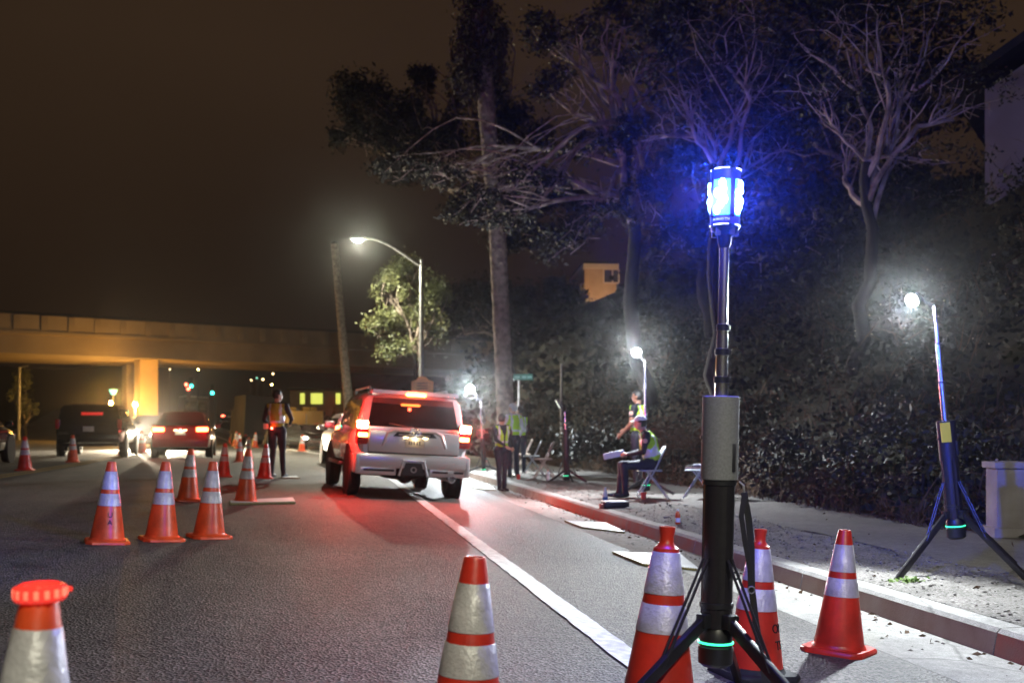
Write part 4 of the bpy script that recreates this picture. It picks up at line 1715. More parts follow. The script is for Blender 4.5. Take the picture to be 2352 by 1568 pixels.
# ================================================================== CONES
def cone_proto(neck, base_m, body_m, marks=None, hide=0):
    h = .71
    root = thing('traffic_cone', 'x', 'traffic cone', Matrix.Identity(4))
    m_ = MB()
    q = .182
    ch = .05
    oct_ = [(-q + ch, -q), (q - ch, -q), (q, -q + ch), (q, q - ch), (q - ch, q), (-q + ch, q), (-q, q - ch), (-q, -q + ch)]
    rings = [[(x, y, .0) for x, y in oct_], [(x, y, .018) for x, y in oct_], [(x * .95, y * .95, .030) for x, y in oct_]]
    m_.loft(rings, base_m)
    m_.lathe([(.158, .030), (.148, .040), (.143, .052)], base_m, 28, cap=False)
    m_.build('base', root)
    rad = lambda z: .143 + (.036 - .143) * (z - .045) / (h - .045)
    m_ = MB()
    if neck:
        m_.lathe([(rad(.045), .045), (rad(h * .90), h * .90), (rad(h * .90) - .006, h * .905), (.027, h * .93), (.026, h * .965), (.031, h * 1.0), (.031, h * 1.015), (.024, h * 1.015), (.023, h * .97)], body_m, 32, cap=False)
    else:
        m_.lathe([(rad(.045), .045), (rad(h * .985), h * .985), (rad(h) - .003, h), (rad(h) - .009, h), (rad(h) - .010, h * .94)], body_m, 32, cap=False)
    b = m_.build('body', root)
    for z1, z0, nm in ((.882, .66, 'upper_collar'), (.61, .46, 'lower_collar')):
        m_ = MB()
        a, c = z0 * h, z1 * h
        m_.lathe([(rad(a) + .0005, a), (rad(a) + .0026, a + .002), (rad(c) + .0026, c - .002), (rad(c) + .0005, c)], COLLAR, 32, cap=False)
        m_.build('collar', root)
    if marks:
        for txt, zc, a0 in marks:
            V, F = text_mesh(txt, .062)
            sl_ = math.atan((.143 - .036) / (h - .045))
            V2 = []
            for x, y, z in V:
                zz = zc + y * math.cos(sl_)
                r_ = rad(zz) + .0012 + z
                a = a0 + x / rad(zz)
                V2.append((r_ * math.sin(a), -r_ * math.cos(a), zz))
            m_ = MB()
            m_.add(V2, F, mat('stencil_black', (.015, .012, .012), .7))
            m_.build('stencil', b, smooth=False)
    return root


orange_cone = cone_proto(False, ORANGE, ORANGE)
marked_cone = cone_proto(False, ORANGE, ORANGE, [('U', .25, .05), ('A', .185, .05)])
neck_cone = cone_proto(True, RUBBER, RED_CONE)
neck_marked = cone_proto(True, RUBBER, RED_CONE, [('OP', .245, .58), ('TS', .165, .62)])
red_cone = cone_proto(False, RED_CONE, RED_CONE)
used = set()


def put_cone(proto, p, label, yaw=0.0, s=1.0, group=None):
    M = frame(p, yaw) @ Matrix.Diagonal((s, s, s, 1))
    if proto.name in used:
        return copy_tree(proto, M, label, None, group)
    used.add(proto.name)
    proto.matrix_world = M
    proto['label'] = label
    if group: proto['group'] = group
    return proto


def cone_at(px, Y, proto, label, yaw=0.0, s=1.0, group='cones round the checkpoint'):
    return put_cone(proto, on(px, Y), label, yaw, s, group)


def cone_px(px, py, hpx, proto, label, yaw=0.0, group='cones round the checkpoint'):
    p = G(px, py)
    s = min(1.15, max(.85, hpx * p.y / FPX / .71))
    return put_cone(proto, p, label, yaw, s, group)


big = cone_at(50, 2.36, orange_cone, 'large orange cone wearing a glowing red ring light', .3)
cone_at(1064, 3.45, red_cone, 'scuffed red cone standing alone on the asphalt left of the white line', .2)
cone_at(1510, 4.30, neck_cone, 'red cone with necked top beside the leg of the blue beacon stand', .5, 1.08)
cone_at(1730, 5.2, neck_marked, 'red cone with stencilled letters behind the beacon stand strap', .15)
cone_px(1926, 1496, 279, red_cone, 'red cone by the gutter below the kerb, casting a dark shadow', .75)
cone_px(246, 1246, 186, marked_cone, 'orange cone with black scrawl on its front, end of the row of three', .25)
cone_px(371, 1240, 180, orange_cone, 'orange cone in the middle of the row of three', .35)
cone_px(480, 1234, 174, orange_cone, 'orange cone with scraped collar, third of the row of three', .4)
cone_px(432, 1150, 120, orange_cone, 'orange cone behind the gap of the row of three', .2)
cone_px(564, 1155, 122, orange_cone, 'orange cone with a bright vertical glint in front of the pale plank', .3)
cone_px(513, 1094, 77, red_cone, 'dark red cone behind, between two orange cones', .1)
cone_px(607, 1098, 79, red_cone, 'dark red cone at the feet of the officer by the cones', .1)
cone_px(57, 1080, 78, red_cone, 'dark red cone on the yellow line, leftmost of the two by the black SUV', .1)
cone_px(167, 1061, 62, orange_cone, 'orange cone in front of the black SUV', .2)
for px, py, h_, lab in ((551, 1060, 52, 'bright headlit cone, nearest of the lane of cones behind the red sedan'), (569, 1050, 46, 'bright headlit cone beside the second cone of the far lane'), (585, 1027, 34, 'bright headlit cone at the far end of the lane of cones'),
                        (693, 1036, 40, 'bright headlit cone standing alone between the officer and the pale SUV')):
    cone_px(px, py, h_, orange_cone, lab, .2)
for px, py in ((548, 1029), (541, 1024), (535, 1019), (530, 1016)):
    cone_px(px, py, 34, orange_cone, 'tiny headlit cone in the close-set far row behind the red sedan', .2, 'close-set far cones')
cone_px(326, 1040, 50, orange_cone, 'orange cone lit by the dazzling headlights at the red sedan bumper', .2)
cone_px(281, 1046, 52, orange_cone, 'washed-out cone in the headlight glare beside the black SUV', .2)

# ring light on the big cone
Mb = big.matrix_world
rl = thing('ring_light', 'glowing red ribbed ring light resting on the cone top', 'warning light', Mb @ Matrix.Translation((0.0, 0, .705)) @ Matrix.Rotation(R(-4), 4, 'Y') @ Matrix.Scale(.86, 4))
m_ = MB()
n = 96
rings = []
for k in range(n):
    t = 2 * PI * k / n
    rib = .004 * (1 if (k // 3) % 2 else 0)
    prof = [(.036, -.020), (.056 + rib, -.023), (.0625 + rib, -.015), (.0635 + rib, .0), (.060 + rib, .014), (.050, .020), (.038, .018)]
    rings.append([(r_ * math.cos(t), r_ * math.sin(t), z) for r_, z in prof])
rings.append(rings[0])
m_.loft(rings, REDRING, cap=False)
m_.build('housing', rl, angle=30)
for k in range(16):
    t = 2 * PI * (k + .5) / 16
    m_ = MB()
    m_.rbox((0, 0, 0), (.005, .012, .022), REDLED, .002)
    o = m_.build('led', rl)
    o.matrix_local = Matrix.Rotation(t, 4, 'Z') @ Matrix.Translation((.0652, 0, -.001))
m_ = MB()
m_.rbox((.071, .0, .0), (.016, .018, .012), REDRING, .003)
o = m_.build('latch', rl)
o.matrix_local = Matrix.Rotation(.1, 4, 'Z')
lamp('ring_glow', 'POINT', (0, 0, .05), .5, (1, .06, .03), rl, .03)


# ================================================================== LIGHT STANDS
def stand(name, label, M, cat, foot_r, body0, body1, sleeve, poles, legs_a, sleeve_m=None, br=.064):
    """tripod mast. body0..body1 the housing, sleeve (z0, z1, r), poles list of (z0, z1, r)"""
    root = thing(name, label, cat, M)
    m_ = MB()
    n = 40
    prof = []
    for k in range(n):
        t = 2 * PI * k / n
        prof.append(br * (1 - .07 * (1 if k % 10 in (0, 1) else 0)))
    m_.loft([[(prof[k] * math.cos(2 * PI * k / n), prof[k] * math.sin(2 * PI * k / n), z) for k in range(n)] for z in (body0, body1)], BLACK_MET)
    m_.build('housing', root, angle=20)
    for z in (body1 - .012, body0 + .09):
        m_ = MB()
        m_.lathe([(br, z - .012), (br + .005, z - .01), (br + .005, z + .01), (br, z + .012)], BLACK_PL, 30)
        m_.build('clamp_ring', root)
    m_ = MB()
    b0 = body0
    m_.lathe([(br * .80, b0 - .16), (br * 1.10, b0 - .145), (br * 1.12, b0 - .08), (br * 1.05, b0 - .075), (br * 1.05, b0 - .02), (br * .8, b0 + .005)], BLACK_PL, 28)
    bat = m_.build('battery_base', root)
    m_ = MB()
    m_.lathe([(br * 1.06, b0 - .066), (br * 1.135, b0 - .065), (br * 1.135, b0 - .058), (br * 1.06, b0 - .057)], GREEN_ON, 28, cap=False)
    m_.build('status_ring', bat)
    if sleeve:
        z0, z1, r_ = sleeve
        m_ = MB()
        m_.lathe([(r_ - .004, z0 + .003), (r_, z0), (r_, z1), (r_ - .004, z1 + .002), (r_ - .03, z1 + .002)], sleeve_m or GREY_POW, 36)
        sv = m_.build('sleeve', root)
        m_ = MB()
        m_.rbox((.045, -r_ + .012, z0 + .09), (.014, .012, .115), BLACK_PL, .004)
        m_.build('sleeve_latch', sv)
        m_ = MB()
        m_.rbox((-r_ - .001, 0, z0 + .17), (.012, .02, .016), BLACK_PL, .004)
        m_.build('sleeve_button', sv)
    for i, (z0, z1, r_) in enumerate(poles):
        m_ = MB()
        m_.tube([(0, 0, z0), (0, 0, z1)], r_, CHROME, 22)
        m_.build('mast_tube', root)
        if i:
            m_ = MB()
            m_.lathe([(r_, z0 - .014), (r_ * 1.28, z0 - .012), (r_ * 1.28, z0 + .012), (r_, z0 + .014)], BLACK_PL, 22)
            m_.rbox((r_ * 1.3, 0, z0), (.012, .018, .02), BLACK_PL, .003)
            m_.build('mast_collar', root)
    for a in legs_a:
        d = Vector((math.cos(a), math.sin(a), 0))
        hub = d * br * 1.15 + Vector((0, 0, body0 + .03))
        foot = d * foot_r + Vector((0, 0, .012))
        m_ = MB()
        T = (foot - hub)
        rot = T.to_track_quat('Z', 'Y').to_matrix()
        m_.rbox((hub + foot) * .5, (.030, .046, T.length), BLACK_MET, .004, rot=rot)
        lg = m_.build('leg', root)
        m_ = MB()
        m_.rbox(hub + Vector((0, 0, .0)), (.05, .05, .06), BLACK_PL, .01, rot=Matrix.Rotation(a, 3, 'Z'))
        m_.build('leg_hinge', lg)
        m_ = MB()
        st0 = d * (br + .008) + Vector((0, 0, body0 + .28))
        st1 = hub.lerp(foot, .38)
        sd = Vector((-d.y, d.x, 0)) * .012
        for s in (-1, 1):
            m_.tube([st0 + sd * s, st1 + sd * s], .006, BLACK_MET, 8)
        m_.build('leg_strut', lg)
        m_ = MB()
        m_.ell(foot, (.022, .022, .012), RUBBER, 10, 6)
        m_.build('rubber_foot', lg)
    return root


# ---- the blue beacon
pb_ = on(1640, 4.30)
LEAN = Matrix.Rotation(R(1.25), 4, 'Y')
base_M = Matrix.Translation(pb_) @ LEAN
px2z = lambda y: CAMZ - (y - HY) / FPX * 4.30 - pb_.z
bs = stand('beacon_stand', 'black tripod beacon with blazing blue light head and grey sleeve', base_M, 'light tower', .70,
           px2z(1438), px2z(1100), (px2z(1100), px2z(911), .0745), [(px2z(960), px2z(872), .0275), (px2z(872), px2z(808), .0245), (px2z(808), px2z(752), .0225), (px2z(752), px2z(566), .0195)], (R(-142), R(-58), R(70)))
zt0, zt1 = px2z(522), px2z(390)
m_ = MB()
m_.lathe([(.018, px2z(572)), (.026, px2z(560)), (.030, px2z(540)), (.055, px2z(530)), (.060, zt0)], BLACK_PL, 24)
for k in range(5):
    a = k * 1.3
    m_.box((.045 * math.cos(a), .045 * math.sin(a), px2z(535)), (.02, .02, .03), BLACK_PL)
m_.build('head_mount', bs)
hh = zt1 - zt0
m_ = MB()
hr = .060
m_.lathe([(hr * .9, zt0), (hr, zt0 + .006), (hr, zt0 + hh * .17), (hr * .86, zt0 + hh * .175), (hr * .86, zt0 + hh * .80), (hr, zt0 + hh * .805), (hr, zt1 - .008), (hr * .9, zt1)], BLACK_PL, 32)
head = m_.build('light_head', bs)
for k in range(4):
    a0 = R(-118 + 90 * k)
    # pillar between panels
    m_ = MB()
    a = a0 + R(45)
    m_.rbox((hr * .93 * math.cos(a), hr * .93 * math.sin(a), zt0 + hh * .49), (.016, .022, hh * .66), BLACK_PL, .003, rot=Matrix.Rotation(a, 3, 'Z'))
    m_.build('head_pillar', head)
    m_ = MB()
    nseg = 10
    zs_ = [zt0 + hh * .18, zt0 + hh * .79]
    vs, fs = [], []
    for j in range(nseg + 1):
        t = a0 - R(34) + R(68) * j / nseg
        for z in zs_:
            vs.append((hr * .965 * math.cos(t), hr * .965 * math.sin(t), z))
    for j in range(nseg):
        fs.append((2 * j, 2 * j + 2, 2 * j + 3, 2 * j + 1))
    m_.add(vs, fs, BLUE_ON)
    pn = m_.build('light_panel', head)
    for j, (dt, fz) in enumerate(((4, .72), (-16, .56), (13, .44), (-17, .27), (8, .62), (-4, .35))):
        m_ = MB()
        t = a0 + R(dt)
        m_.ell((hr * .972 * math.cos(t), hr * .972 * math.sin(t), zt0 + hh * fz), (.0135, .0135, .019), LED_ON, 10, 8)
        m_.build('led', pn)
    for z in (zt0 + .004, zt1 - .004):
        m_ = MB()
        m_.tube([(hr * 1.01 * math.cos(a0 + R(q)), hr * 1.01 * math.sin(a0 + R(q)), z) for q in range(-30, 31, 6)], .0016, GLINT_GLOW, 6)
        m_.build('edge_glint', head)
    lamp('beacon_spill', 'POINT', ((hr + .05) * math.cos(a0), (hr + .05) * math.sin(a0), zt0 + hh * .5), 45, (.06, .06, 1.0), bs, .03)
    lamp('beacon_glow', 'SPOT', ((hr + .02) * math.cos(a0), (hr + .02) * math.sin(a0), zt0 + hh * .5), P_BLUE / 4, (.008, .06, 1.0), bs, .03, (9 * math.cos(a0), 9 * math.sin(a0), zt0 + hh * .5 + 2.0), 82, .6)
V, F = text_mesh('NOMAD T56', .013, .0006)
m_ = MB()
a0 = R(-118)
V2 = []
for x, y, z in V:
    a = a0 + x / hr
    V2.append(((hr + .0008 + z) * math.cos(a), (hr + .0008 + z) * math.sin(a), zt0 + hh * .10 + y))
m_.add(V2, F, mat('head_lettering', (.5, .6, .8), .5))
m_.build('lettering', head, smooth=False)
# carry strap hanging on the right
m_ = MB()


def ribbon(mb_, pts, w, mt, th=.0025):
    pts = [Vector(p) for p in pts]
    for i in range(len(pts) - 1):
        a, b = pts[i], pts[i + 1]
        for q in (0, 1):
            pass
    rings = []
    for i, p in enumerate(pts):
        d = (pts[min(i + 1, len(pts) - 1)] - pts[max(i - 1, 0)]).normalized()
        s = d.cross(Vector((.25, 1, 0))).normalized()
        n_ = d.cross(s).normalized()
        rings.append([p - s * w - n_ * th, p + s * w - n_ * th, p + s * w + n_ * th, p - s * w + n_ * th])
    mb_.loft(rings, mt)


sx = lambda px: (px - 1645) / FPX * 4.30
ribbon(m_, [(sx(1700), -.03, px2z(1128)), (sx(1693), -.035, px2z(1180)), (sx(1702), -.04, px2z(1240)), (sx(1714), -.045, px2z(1300)), (sx(1716), -.045, px2z(1345))], .010, WEB)
ribbon(m_, [(sx(1700), -.02, px2z(1128)), (sx(1712), -.02, px2z(1190)), (sx(1718), -.03, px2z(1250)), (sx(1720), -.04, px2z(1345)), (sx(1728), -.06, px2z(1420)), (sx(1740), -.09, px2z(1500)), (sx(1750), -.12, px2z(1575))], .0135, WEB)
m_.build('strap', bs)
m_ = MB()
m_.tube([(sx(1688), -.02, px2z(1104)), (sx(1698), -.025, px2z(1112)), (sx(1700), -.025, px2z(1128))], .004, STEEL, 8)
m_.build('strap_hook', bs)
m_ = MB()
m_.tube([(sx(1718) + .014 * math.cos(t * .7), -.05, px2z(1348) + .014 * math.sin(t * .7)) for t in range(10)], .003, STEEL, 6)
m_.build('strap_buckle', bs)
for y in (1320, 1418):
    m_ = MB()
    ring(m_, .016, .014, .004, BLACK_PL, Matrix.Translation((.072, -.01, px2z(y))) @ Matrix.Rotation(R(90), 4, 'X'))
    m_.build('lug_ring', bs)


# ---- floodlights
def flood(name, label, px, Y, ytop, ybody0, ybody1, lightpx, lit, lean=0.0, sleeve=False, power=P_FLOOD, legs=(R(-150), R(-40), R(85)), foot=.55, aim=None, spill=.16, hs=1.0, ang=150):
    p = on(px, Y)
    M_ = Matrix.Translation(p) @ Matrix.Rotation(lean, 4, 'Y')
    z_ = lambda y: CAMZ - (y - HY) / FPX * Y - p.z
    top_ = z_(ytop)
    b0, b1 = z_(ybody0), z_(ybody1)
    n_ = 3
    dz = (top_ - b1) / n_
    poles_ = [(b1 - .1 if i == 0 else b1 + dz * i, b1 + dz * (i + 1), .026 - .006 * i) for i in range(n_)]
    r_ = stand(name, label, M_, 'light tower', foot, b0, b1, (b1 - .30, b1 + .004, .069) if sleeve else None, poles_, legs, BLACK_MET, br=.064)
    lw = at(lightpx[0], lightpx[1], Y)
    l_ = M_.inverted() @ lw
    m_ = MB()
    m_.tube([(0, 0, top_), (l_.x * .35, l_.y * .3, top_ + .03), (l_.x * .8, l_.y, l_.z + .06)], .012, BLACK_PL, 8)
    m_.build('arm', r_)
    m_ = MB()
    if lit:
        ax = Vector((-.55, -.75, -.38) if aim is None else aim).normalized()
        Rb = Matrix.Translation(l_) @ (-ax).to_track_quat('Z', 'Y').to_matrix().to_4x4()
        m_.lathe([(x * .66 * hs, z * .66 * hs) for x, z in [(.088, -.012), (.088, .02), (.074, .065), (.04, .092), (.012, .10), (.006, .095), (.036, .086), (.068, .060), (.082, .02), (.084, -.010)]], BLACK_PL, 22, Rb, cap=False)
        m_.rbox((0, 0, .078 * hs), (.04, .07, .03), BLACK_PL, .008, Rb)
        hd_ = m_.build('lamp_head', r_)
        m_ = MB()
        m_.ell((0, 0, .008 * hs), (.047 * hs, .047 * hs, .022 * hs), FLOOD_ON, 20, 10, Rb)
        m_.build('lens', hd_)
        lamp('flood_spill', 'POINT', l_ + ax * .12 + Vector((0, 0, -.02)), power * spill, (.87, .95, 1.0), r_, .05)
        lamp('flood_light', 'SPOT', l_ + ax * .06, power, (.87, .95, 1.0), r_, .05, l_ + ax * 3 + Vector((0, 0, -1.1)), ang, .45)
    else:
        m_.rbox(l_, (.05, .05, .22), BLACK_PL, .012, rot=Matrix.Rotation(R(-28), 3, 'Y'))
        hd_ = m_.build('lamp_head', r_)
        m_ = MB()
        m_.rbox(l_ + Vector((-.028, -.02, .0)), (.02, .03, .20), mat('lit_edge_glow', (.75, .85, .72), .3, emit=(.85, 1, .75), estr=.8), .008, rot=Matrix.Rotation(R(-28), 3, 'Y'))  # white light caught on the unlit head's edge, put in as glow
        m_.build('lens', hd_)
    return r_


f1 = flood('floodlight_stand', 'tripod floodlight with yellow label on the gravel verge, leaning left', 2206, 8.1, 700, 1188, 966, (2095, 690), True, R(-5.5), True, power=950, spill=.06, aim=(-.80, -.50, -.35), ang=118, foot=.60, legs=(R(-165), R(-62), R(25)))
m_ = MB()
zlab = (CAMZ - (990 - HY) / FPX * 8.1) - f1.location.z
m_.box((-.035, -.0715, zlab), (.075, .006, .15), YLABEL)
m_.build('yellow_label', f1, smooth=False)
flood('floodlight_stand', 'lit tripod floodlight standing behind the seated officer', 1484, 18.2, 828, 1105, 985, (1462, 810), True, R(-.5), power=1000, spill=.28, hs=1.5, aim=(-.3, -.9, -.3))
flood('floodlight_stand', 'lit tripod floodlight close behind the pale SUV, over the kerb', 1112, 27.5, 918, 1072, 1005, (1080, 893), True, R(-3), power=1600, spill=.40, hs=2.0, aim=(.05, -.95, -.25))
flood('floodlight_stand', 'unlit slim tripod lamp between the folding chairs and the seated officer', 1302, 22, 945, 1085, 985, (1284, 928), False, R(-1.5), foot=.42, legs=(R(-160), R(-75), R(-20)))


# ================================================================== PEOPLE
def remesh(mb_, voxel):
    me = bpy.data.meshes.new('tmp')
    me.from_pydata(mb_.v, [], mb_.f)
    bm = bmesh.new()
    bm.from_mesh(me)
    bmesh.ops.recalc_face_normals(bm, faces=bm.faces)
    bm.to_mesh(me)
    bm.free()
    o = bpy.data.objects.new('tmp', me)
    COL.objects.link(o)
    md = o.modifiers.new('r', 'REMESH')
    md.mode = 'VOXEL'
    md.voxel_size = voxel
    sm = o.modifiers.new('s', 'SMOOTH')
    sm.factor = .5
    sm.iterations = 4
    dg = bpy.context.evaluated_depsgraph_get()
    m2 = bpy.data.meshes.new_from_object(o.evaluated_get(dg))
    bpy.data.objects.remove(o)
    bpy.data.meshes.remove(me)
    return m2


def person(label, M, J, H=1.75, shirt=NAVY, trousers=NAVYT, vest=VEST, skin=SKIN, hair=HAIR, cap=None, extra=None, group=None, short_sleeve=False, patch=False):
    """J holds joint places in metres for a 1.75 m figure: x right, y forward, z up"""
    s = H / 1.75
    root = thing('person', label, 'person', M @ Matrix.Diagonal((s, s, s, 1)), group)
    D = dict(pelvis=(0, 0, .96), waist=(0, 0, 1.10), chest=(0, .0, 1.32), neck=(0, 0, 1.47), head=(0, .02, 1.625), look=0.0,
             shL=(-.185, 0, 1.42), elL=(-.25, -.02, 1.14), wrL=(-.26, .06, .90), shR=(.185, 0, 1.42), elR=(.25, -.02, 1.14), wrR=(.26, .06, .90),
             hpL=(-.095, 0, .93), knL=(-.10, .02, .50), anL=(-.11, -.01, .09), hpR=(.095, 0, .93), knR=(.10, .02, .50), anR=(.11, -.01, .09), toe=(0, .17, -.055))
    D.update(J)
    g_ = {k: (Vector(v) if hasattr(v, '__len__') else v) for k, v in D.items()}
    bones = []   # (p0, r0, p1, r1, tag)

    def bone(a, ra, b, rb, t): bones.append((Vector(a), ra, Vector(b), rb, t))
    bone(g_['hpL'], .095, g_['hpR'], .095, 'pants')
    bone(g_['pelvis'], .125, g_['waist'], .122, 'pants')
    bone(g_['waist'], .125, g_['chest'], .135, 'shirt')
    up_ = (g_['neck'] - g_['chest']).normalized()
    bone(g_['chest'], .135, g_['chest'].lerp(g_['neck'], .45), .115, 'shirt')
    lat = (g_['shR'] - g_['shL']).normalized()
    bone(g_['chest'] - lat * .06, .115, g_['chest'] + lat * .06, .115, 'shirt')
    bone(g_['shL'], .068, g_['neck'] - up_ * .02, .06, 'shirt')
    bone(g_['shR'], .068, g_['neck'] - up_ * .02, .06, 'shirt')
    bone(g_['neck'] - up_ * .03, .055, g_['head'] - Vector((0, .015, .04)), .052, 'skin')
    for S_ in 'LR':
        bone(g_['sh' + S_], .064, g_['sh' + S_].lerp(g_['el' + S_], .55), .052, 'shirt')
        bone(g_['sh' + S_].lerp(g_['el' + S_], .5), .052, g_['el' + S_], .043, 'skin' if short_sleeve else 'shirt')
        bone(g_['el' + S_], .043, g_['wr' + S_], .030, 'skin' if short_sleeve else 'shirt')
        d = (g_['wr' + S_] - g_['el' + S_]).normalized()
        w = g_['wr' + S_]
        inw = (lat if S_ == 'L' else -lat)
        sdv = d.cross(inw).normalized()
        bone(w, .027, w + d * .075, .034, 'skin')
        for k in range(4):
            o_ = sdv * (k - 1.5) * .019
            l_ = (.058, .068, .064, .05)[k]
            k0 = w + d * .085 + o_
            k1 = k0 + (d + inw * .45).normalized() * l_ * .6
            bone(k0, .0105, k1, .0095, 'skin')
            bone(k1, .0095, k1 + (d * .5 + inw * .85).normalized() * l_ * .5, .0085, 'skin')
        t0 = w + d * .03 - sdv * .025
        bone(t0, .012, t0 + (d * .7 - sdv * .6 + inw * .35).normalized() * .055, .010, 'skin')
        bone(g_['hp' + S_], .098, g_['kn' + S_], .062, 'pants')
        kn, an = g_['kn' + S_], g_['an' + S_]
        calf = kn.lerp(an, .3) + Vector((0, -.012, 0))
        bone(kn, .062, calf, .062, 'pants')
        bone(calf, .062, an, .050, 'pants')
        td = Vector(g_['toe']) if ('toe' + S_) not in g_ else g_['toe' + S_]
        bone(an - Vector((0, .03, .035)), .042, an + td, .034, 'shoe')
    mb_ = MB()
    for a, ra, b, rb, t in bones:
        d = b - a
        nseg = 4
        pts, rad = [], []
        dn = d.normalized() if d.length > 1e-6 else Vector((0, 0, 1))
        for k in range(5):
            q = PI / 2 * (1 - k / 4)
            pts.append(a - dn * ra * math.sin(q)); rad.append(max(ra * math.cos(q), .001))
        for k in range(5):
            q = PI / 2 * (k / 4)
            pts.append(b + dn * rb * math.sin(q)); rad.append(max(rb * math.cos(q), .001))
        mb_.tube(pts, rad, SKIN, 14)
    hc = g_['head']
    Rm = Matrix.Translation(hc) @ Matrix.Rotation(g_['look'], 4, 'Z') @ Matrix.Rotation(g_.get('nod', 0.0), 4, 'X')
    mb_.ell((0, -.008, .022), (.078, .096, .100), SKIN, 16, 10, Rm)
    mb_.ell((0, .022, -.045), (.058, .066, .070), SKIN, 14, 8, Rm)
    mb_.ell((0, .092, -.012), (.013, .022, .024), SKIN, 8, 6, Rm)
    mb_.ell((0, .080, -.055), (.024, .012, .010), SKIN, 8, 6, Rm)
    mb_.ell((0, .073, .025), (.05, .018, .012), SKIN, 10, 6, Rm)
    for sx_ in (-1, 1):
        mb_.ell((sx_ * .080, -.008, -.008), (.011, .022, .032), SKIN, 8, 6, Rm)
    me = remesh(mb_, .0135)
    nv = len(me.vertices)
    co = np.empty(nv * 3, dtype=np.float32)
    me.vertices.foreach_get('co', co)
    co = co.reshape(-1, 3)
    faces = [tuple(p.vertices) for p in me.polygons]
    fc_ = np.array([co[list(f)].mean(axis=0) for f in faces])
    best = np.full(len(fc_), 1e9)
    tagi = np.zeros(len(fc_), dtype=int)
    names = ['skin', 'shirt', 'pants', 'shoe']
    torso = np.zeros(len(fc_), dtype=bool)
    for bi, (a, ra, b, rb, t) in enumerate(bones):
        A, Bv = np.array(a), np.array(b)
        ab = Bv - A
        tt = np.clip(((fc_ - A) @ ab) / max(ab @ ab, 1e-9), 0, 1)
        dist = np.linalg.norm(fc_ - (A + tt[:, None] * ab), axis=1) - (ra + (rb - ra) * tt)
        upd = dist < best
        best[upd] = dist[upd]
        tagi[upd] = names.index(t)
        torso[upd] = bi in (1, 2, 3, 4, 5, 6)
    Ri = np.array(Rm.inverted())
    hl = fc_ @ Ri[:3, :3].T + Ri[:3, 3]
    inhead = (np.linalg.norm(hl / np.array([.095, .12, .135]), axis=1) < 1) & (hl[:, 2] > -.10)
    tagi[inhead] = 0
    for m__ in (skin, shirt, trousers, SHOE): me.materials.append(m__)
    me.materials.clear()
    for m__ in (skin, shirt, trousers, SHOE): me.materials.append(m__)
    me.polygons.foreach_set('material_index', tagi.astype(np.int32))
    me.polygons.foreach_set('use_smooth', np.ones(len(faces), dtype=bool))
    body = bpy.data.objects.new('body', me)
    COL.objects.link(body)
    body.parent = root
    no = np.empty(nv * 3, dtype=np.float32)
    me.vertices.foreach_get('normal', no)
    no = no.reshape(-1, 3)

    def shell(nm, sel, off, m__, inner=.004, thick_noise=.0):
        idx = np.nonzero(sel)[0]
        if len(idx) == 0: return None
        vm, V_, F_ = {}, [], []
        for i in idx:
            f = []
            for v in faces[i]:
                if v not in vm:
                    vm[v] = len(V_)
                    n2 = thick_noise * nz(co[v][0] * 30, co[v][2] * 34 + co[v][1] * 20)
                    V_.append(tuple(co[v] + no[v] * (off + n2)))
                f.append(vm[v])
            F_.append(f)
        mm = bpy.data.meshes.new(nm)
        mm.from_pydata(V_, [], F_)
        mm.materials.append(m__)
        mm.polygons.foreach_set('use_smooth', [True] * len(F_))
        o_ = bpy.data.objects.new(nm, mm)
        COL.objects.link(o_)
        o_.parent = root
        so = o_.modifiers.new('t', 'SOLIDIFY')
        so.thickness = inner
        so.offset = -1
        return o_
    hairsel = inhead & ((hl[:, 2] > .055) | ((hl[:, 1] < -.012) & (hl[:, 2] > -.055) & (np.abs(hl[:, 0]) < .082)) | ((hl[:, 1] < .03) & (hl[:, 2] > .02)))
    if cap:
        shell('cap', inhead & (hl[:, 2] > .045), .018, cap, .010, .003)
        hairsel &= hl[:, 2] <= .05
    shell('hair', hairsel, .011, hair, .008, .003)
    if cap:
        m__ = MB()
        m__.ell((0, .105, .050), (.07, .055, .008), cap, 14, 6, Rm)
        bo = m__.build('cap_brim', root)
    for sx_ in (-1, 1):
        m__ = MB()
        m__.ell((sx_ * .032, .077, .006), (.012, .008, .007), EYE, 8, 6, Rm)
        m__.build('eye', root)
    if vest is not None:
        ax0, ax1 = np.array(g_['pelvis']), np.array(g_['neck'])
        L_ = np.linalg.norm(ax1 - ax0)
        axu = (ax1 - ax0) / L_
        rel = fc_ - ax0
        tt = rel @ axu / L_
        latv = np.array(lat)
        fwd = np.cross(axu, latv)
        lx = rel @ latv
        fy = rel @ fwd
        ctr = np.zeros(len(fc_))
        sel = torso & (tagi != 0) & (tt > .10) & (tt < .985) & (np.abs(lx) < .185)
        vneck = (fy > .03) & (np.abs(lx) < .018 + np.clip((tt - .55) * .16, 0, .08))
        sel &= ~vneck
        shell('vest', sel, .020, vest, .006, .006)
        st_ = sel & (((tt > .24) & (tt < .34)) | ((np.abs(np.abs(lx) - .105) < .022) & (tt > .34)))
        shell('vest_stripe', st_, .0245, STRIPE, .003, .006)
    if patch:
        a, b = g_['shL'], g_['elL']
        q = a.lerp(b, .35)
        out = Vector((-1, .15, .1)).normalized()
        m__ = MB()
        m__.lathe([(.001, .012), (.03, .010), (.038, .0)], PATCH, 16, Matrix.Translation(q + out * .058) @ out.to_track_quat('Z', 'Y').to_matrix().to_4x4())
        m__.build('shoulder_patch', root)
    if extra:
        for nm, fn in extra: fn(root)
    return root


def face_to(p, ang):
    """upright frame at p, facing ang degrees (0 = away from the camera, 90 = picture left)"""
    return Matrix.Translation(p) @ Matrix.Rotation(R(ang), 4, 'Z')


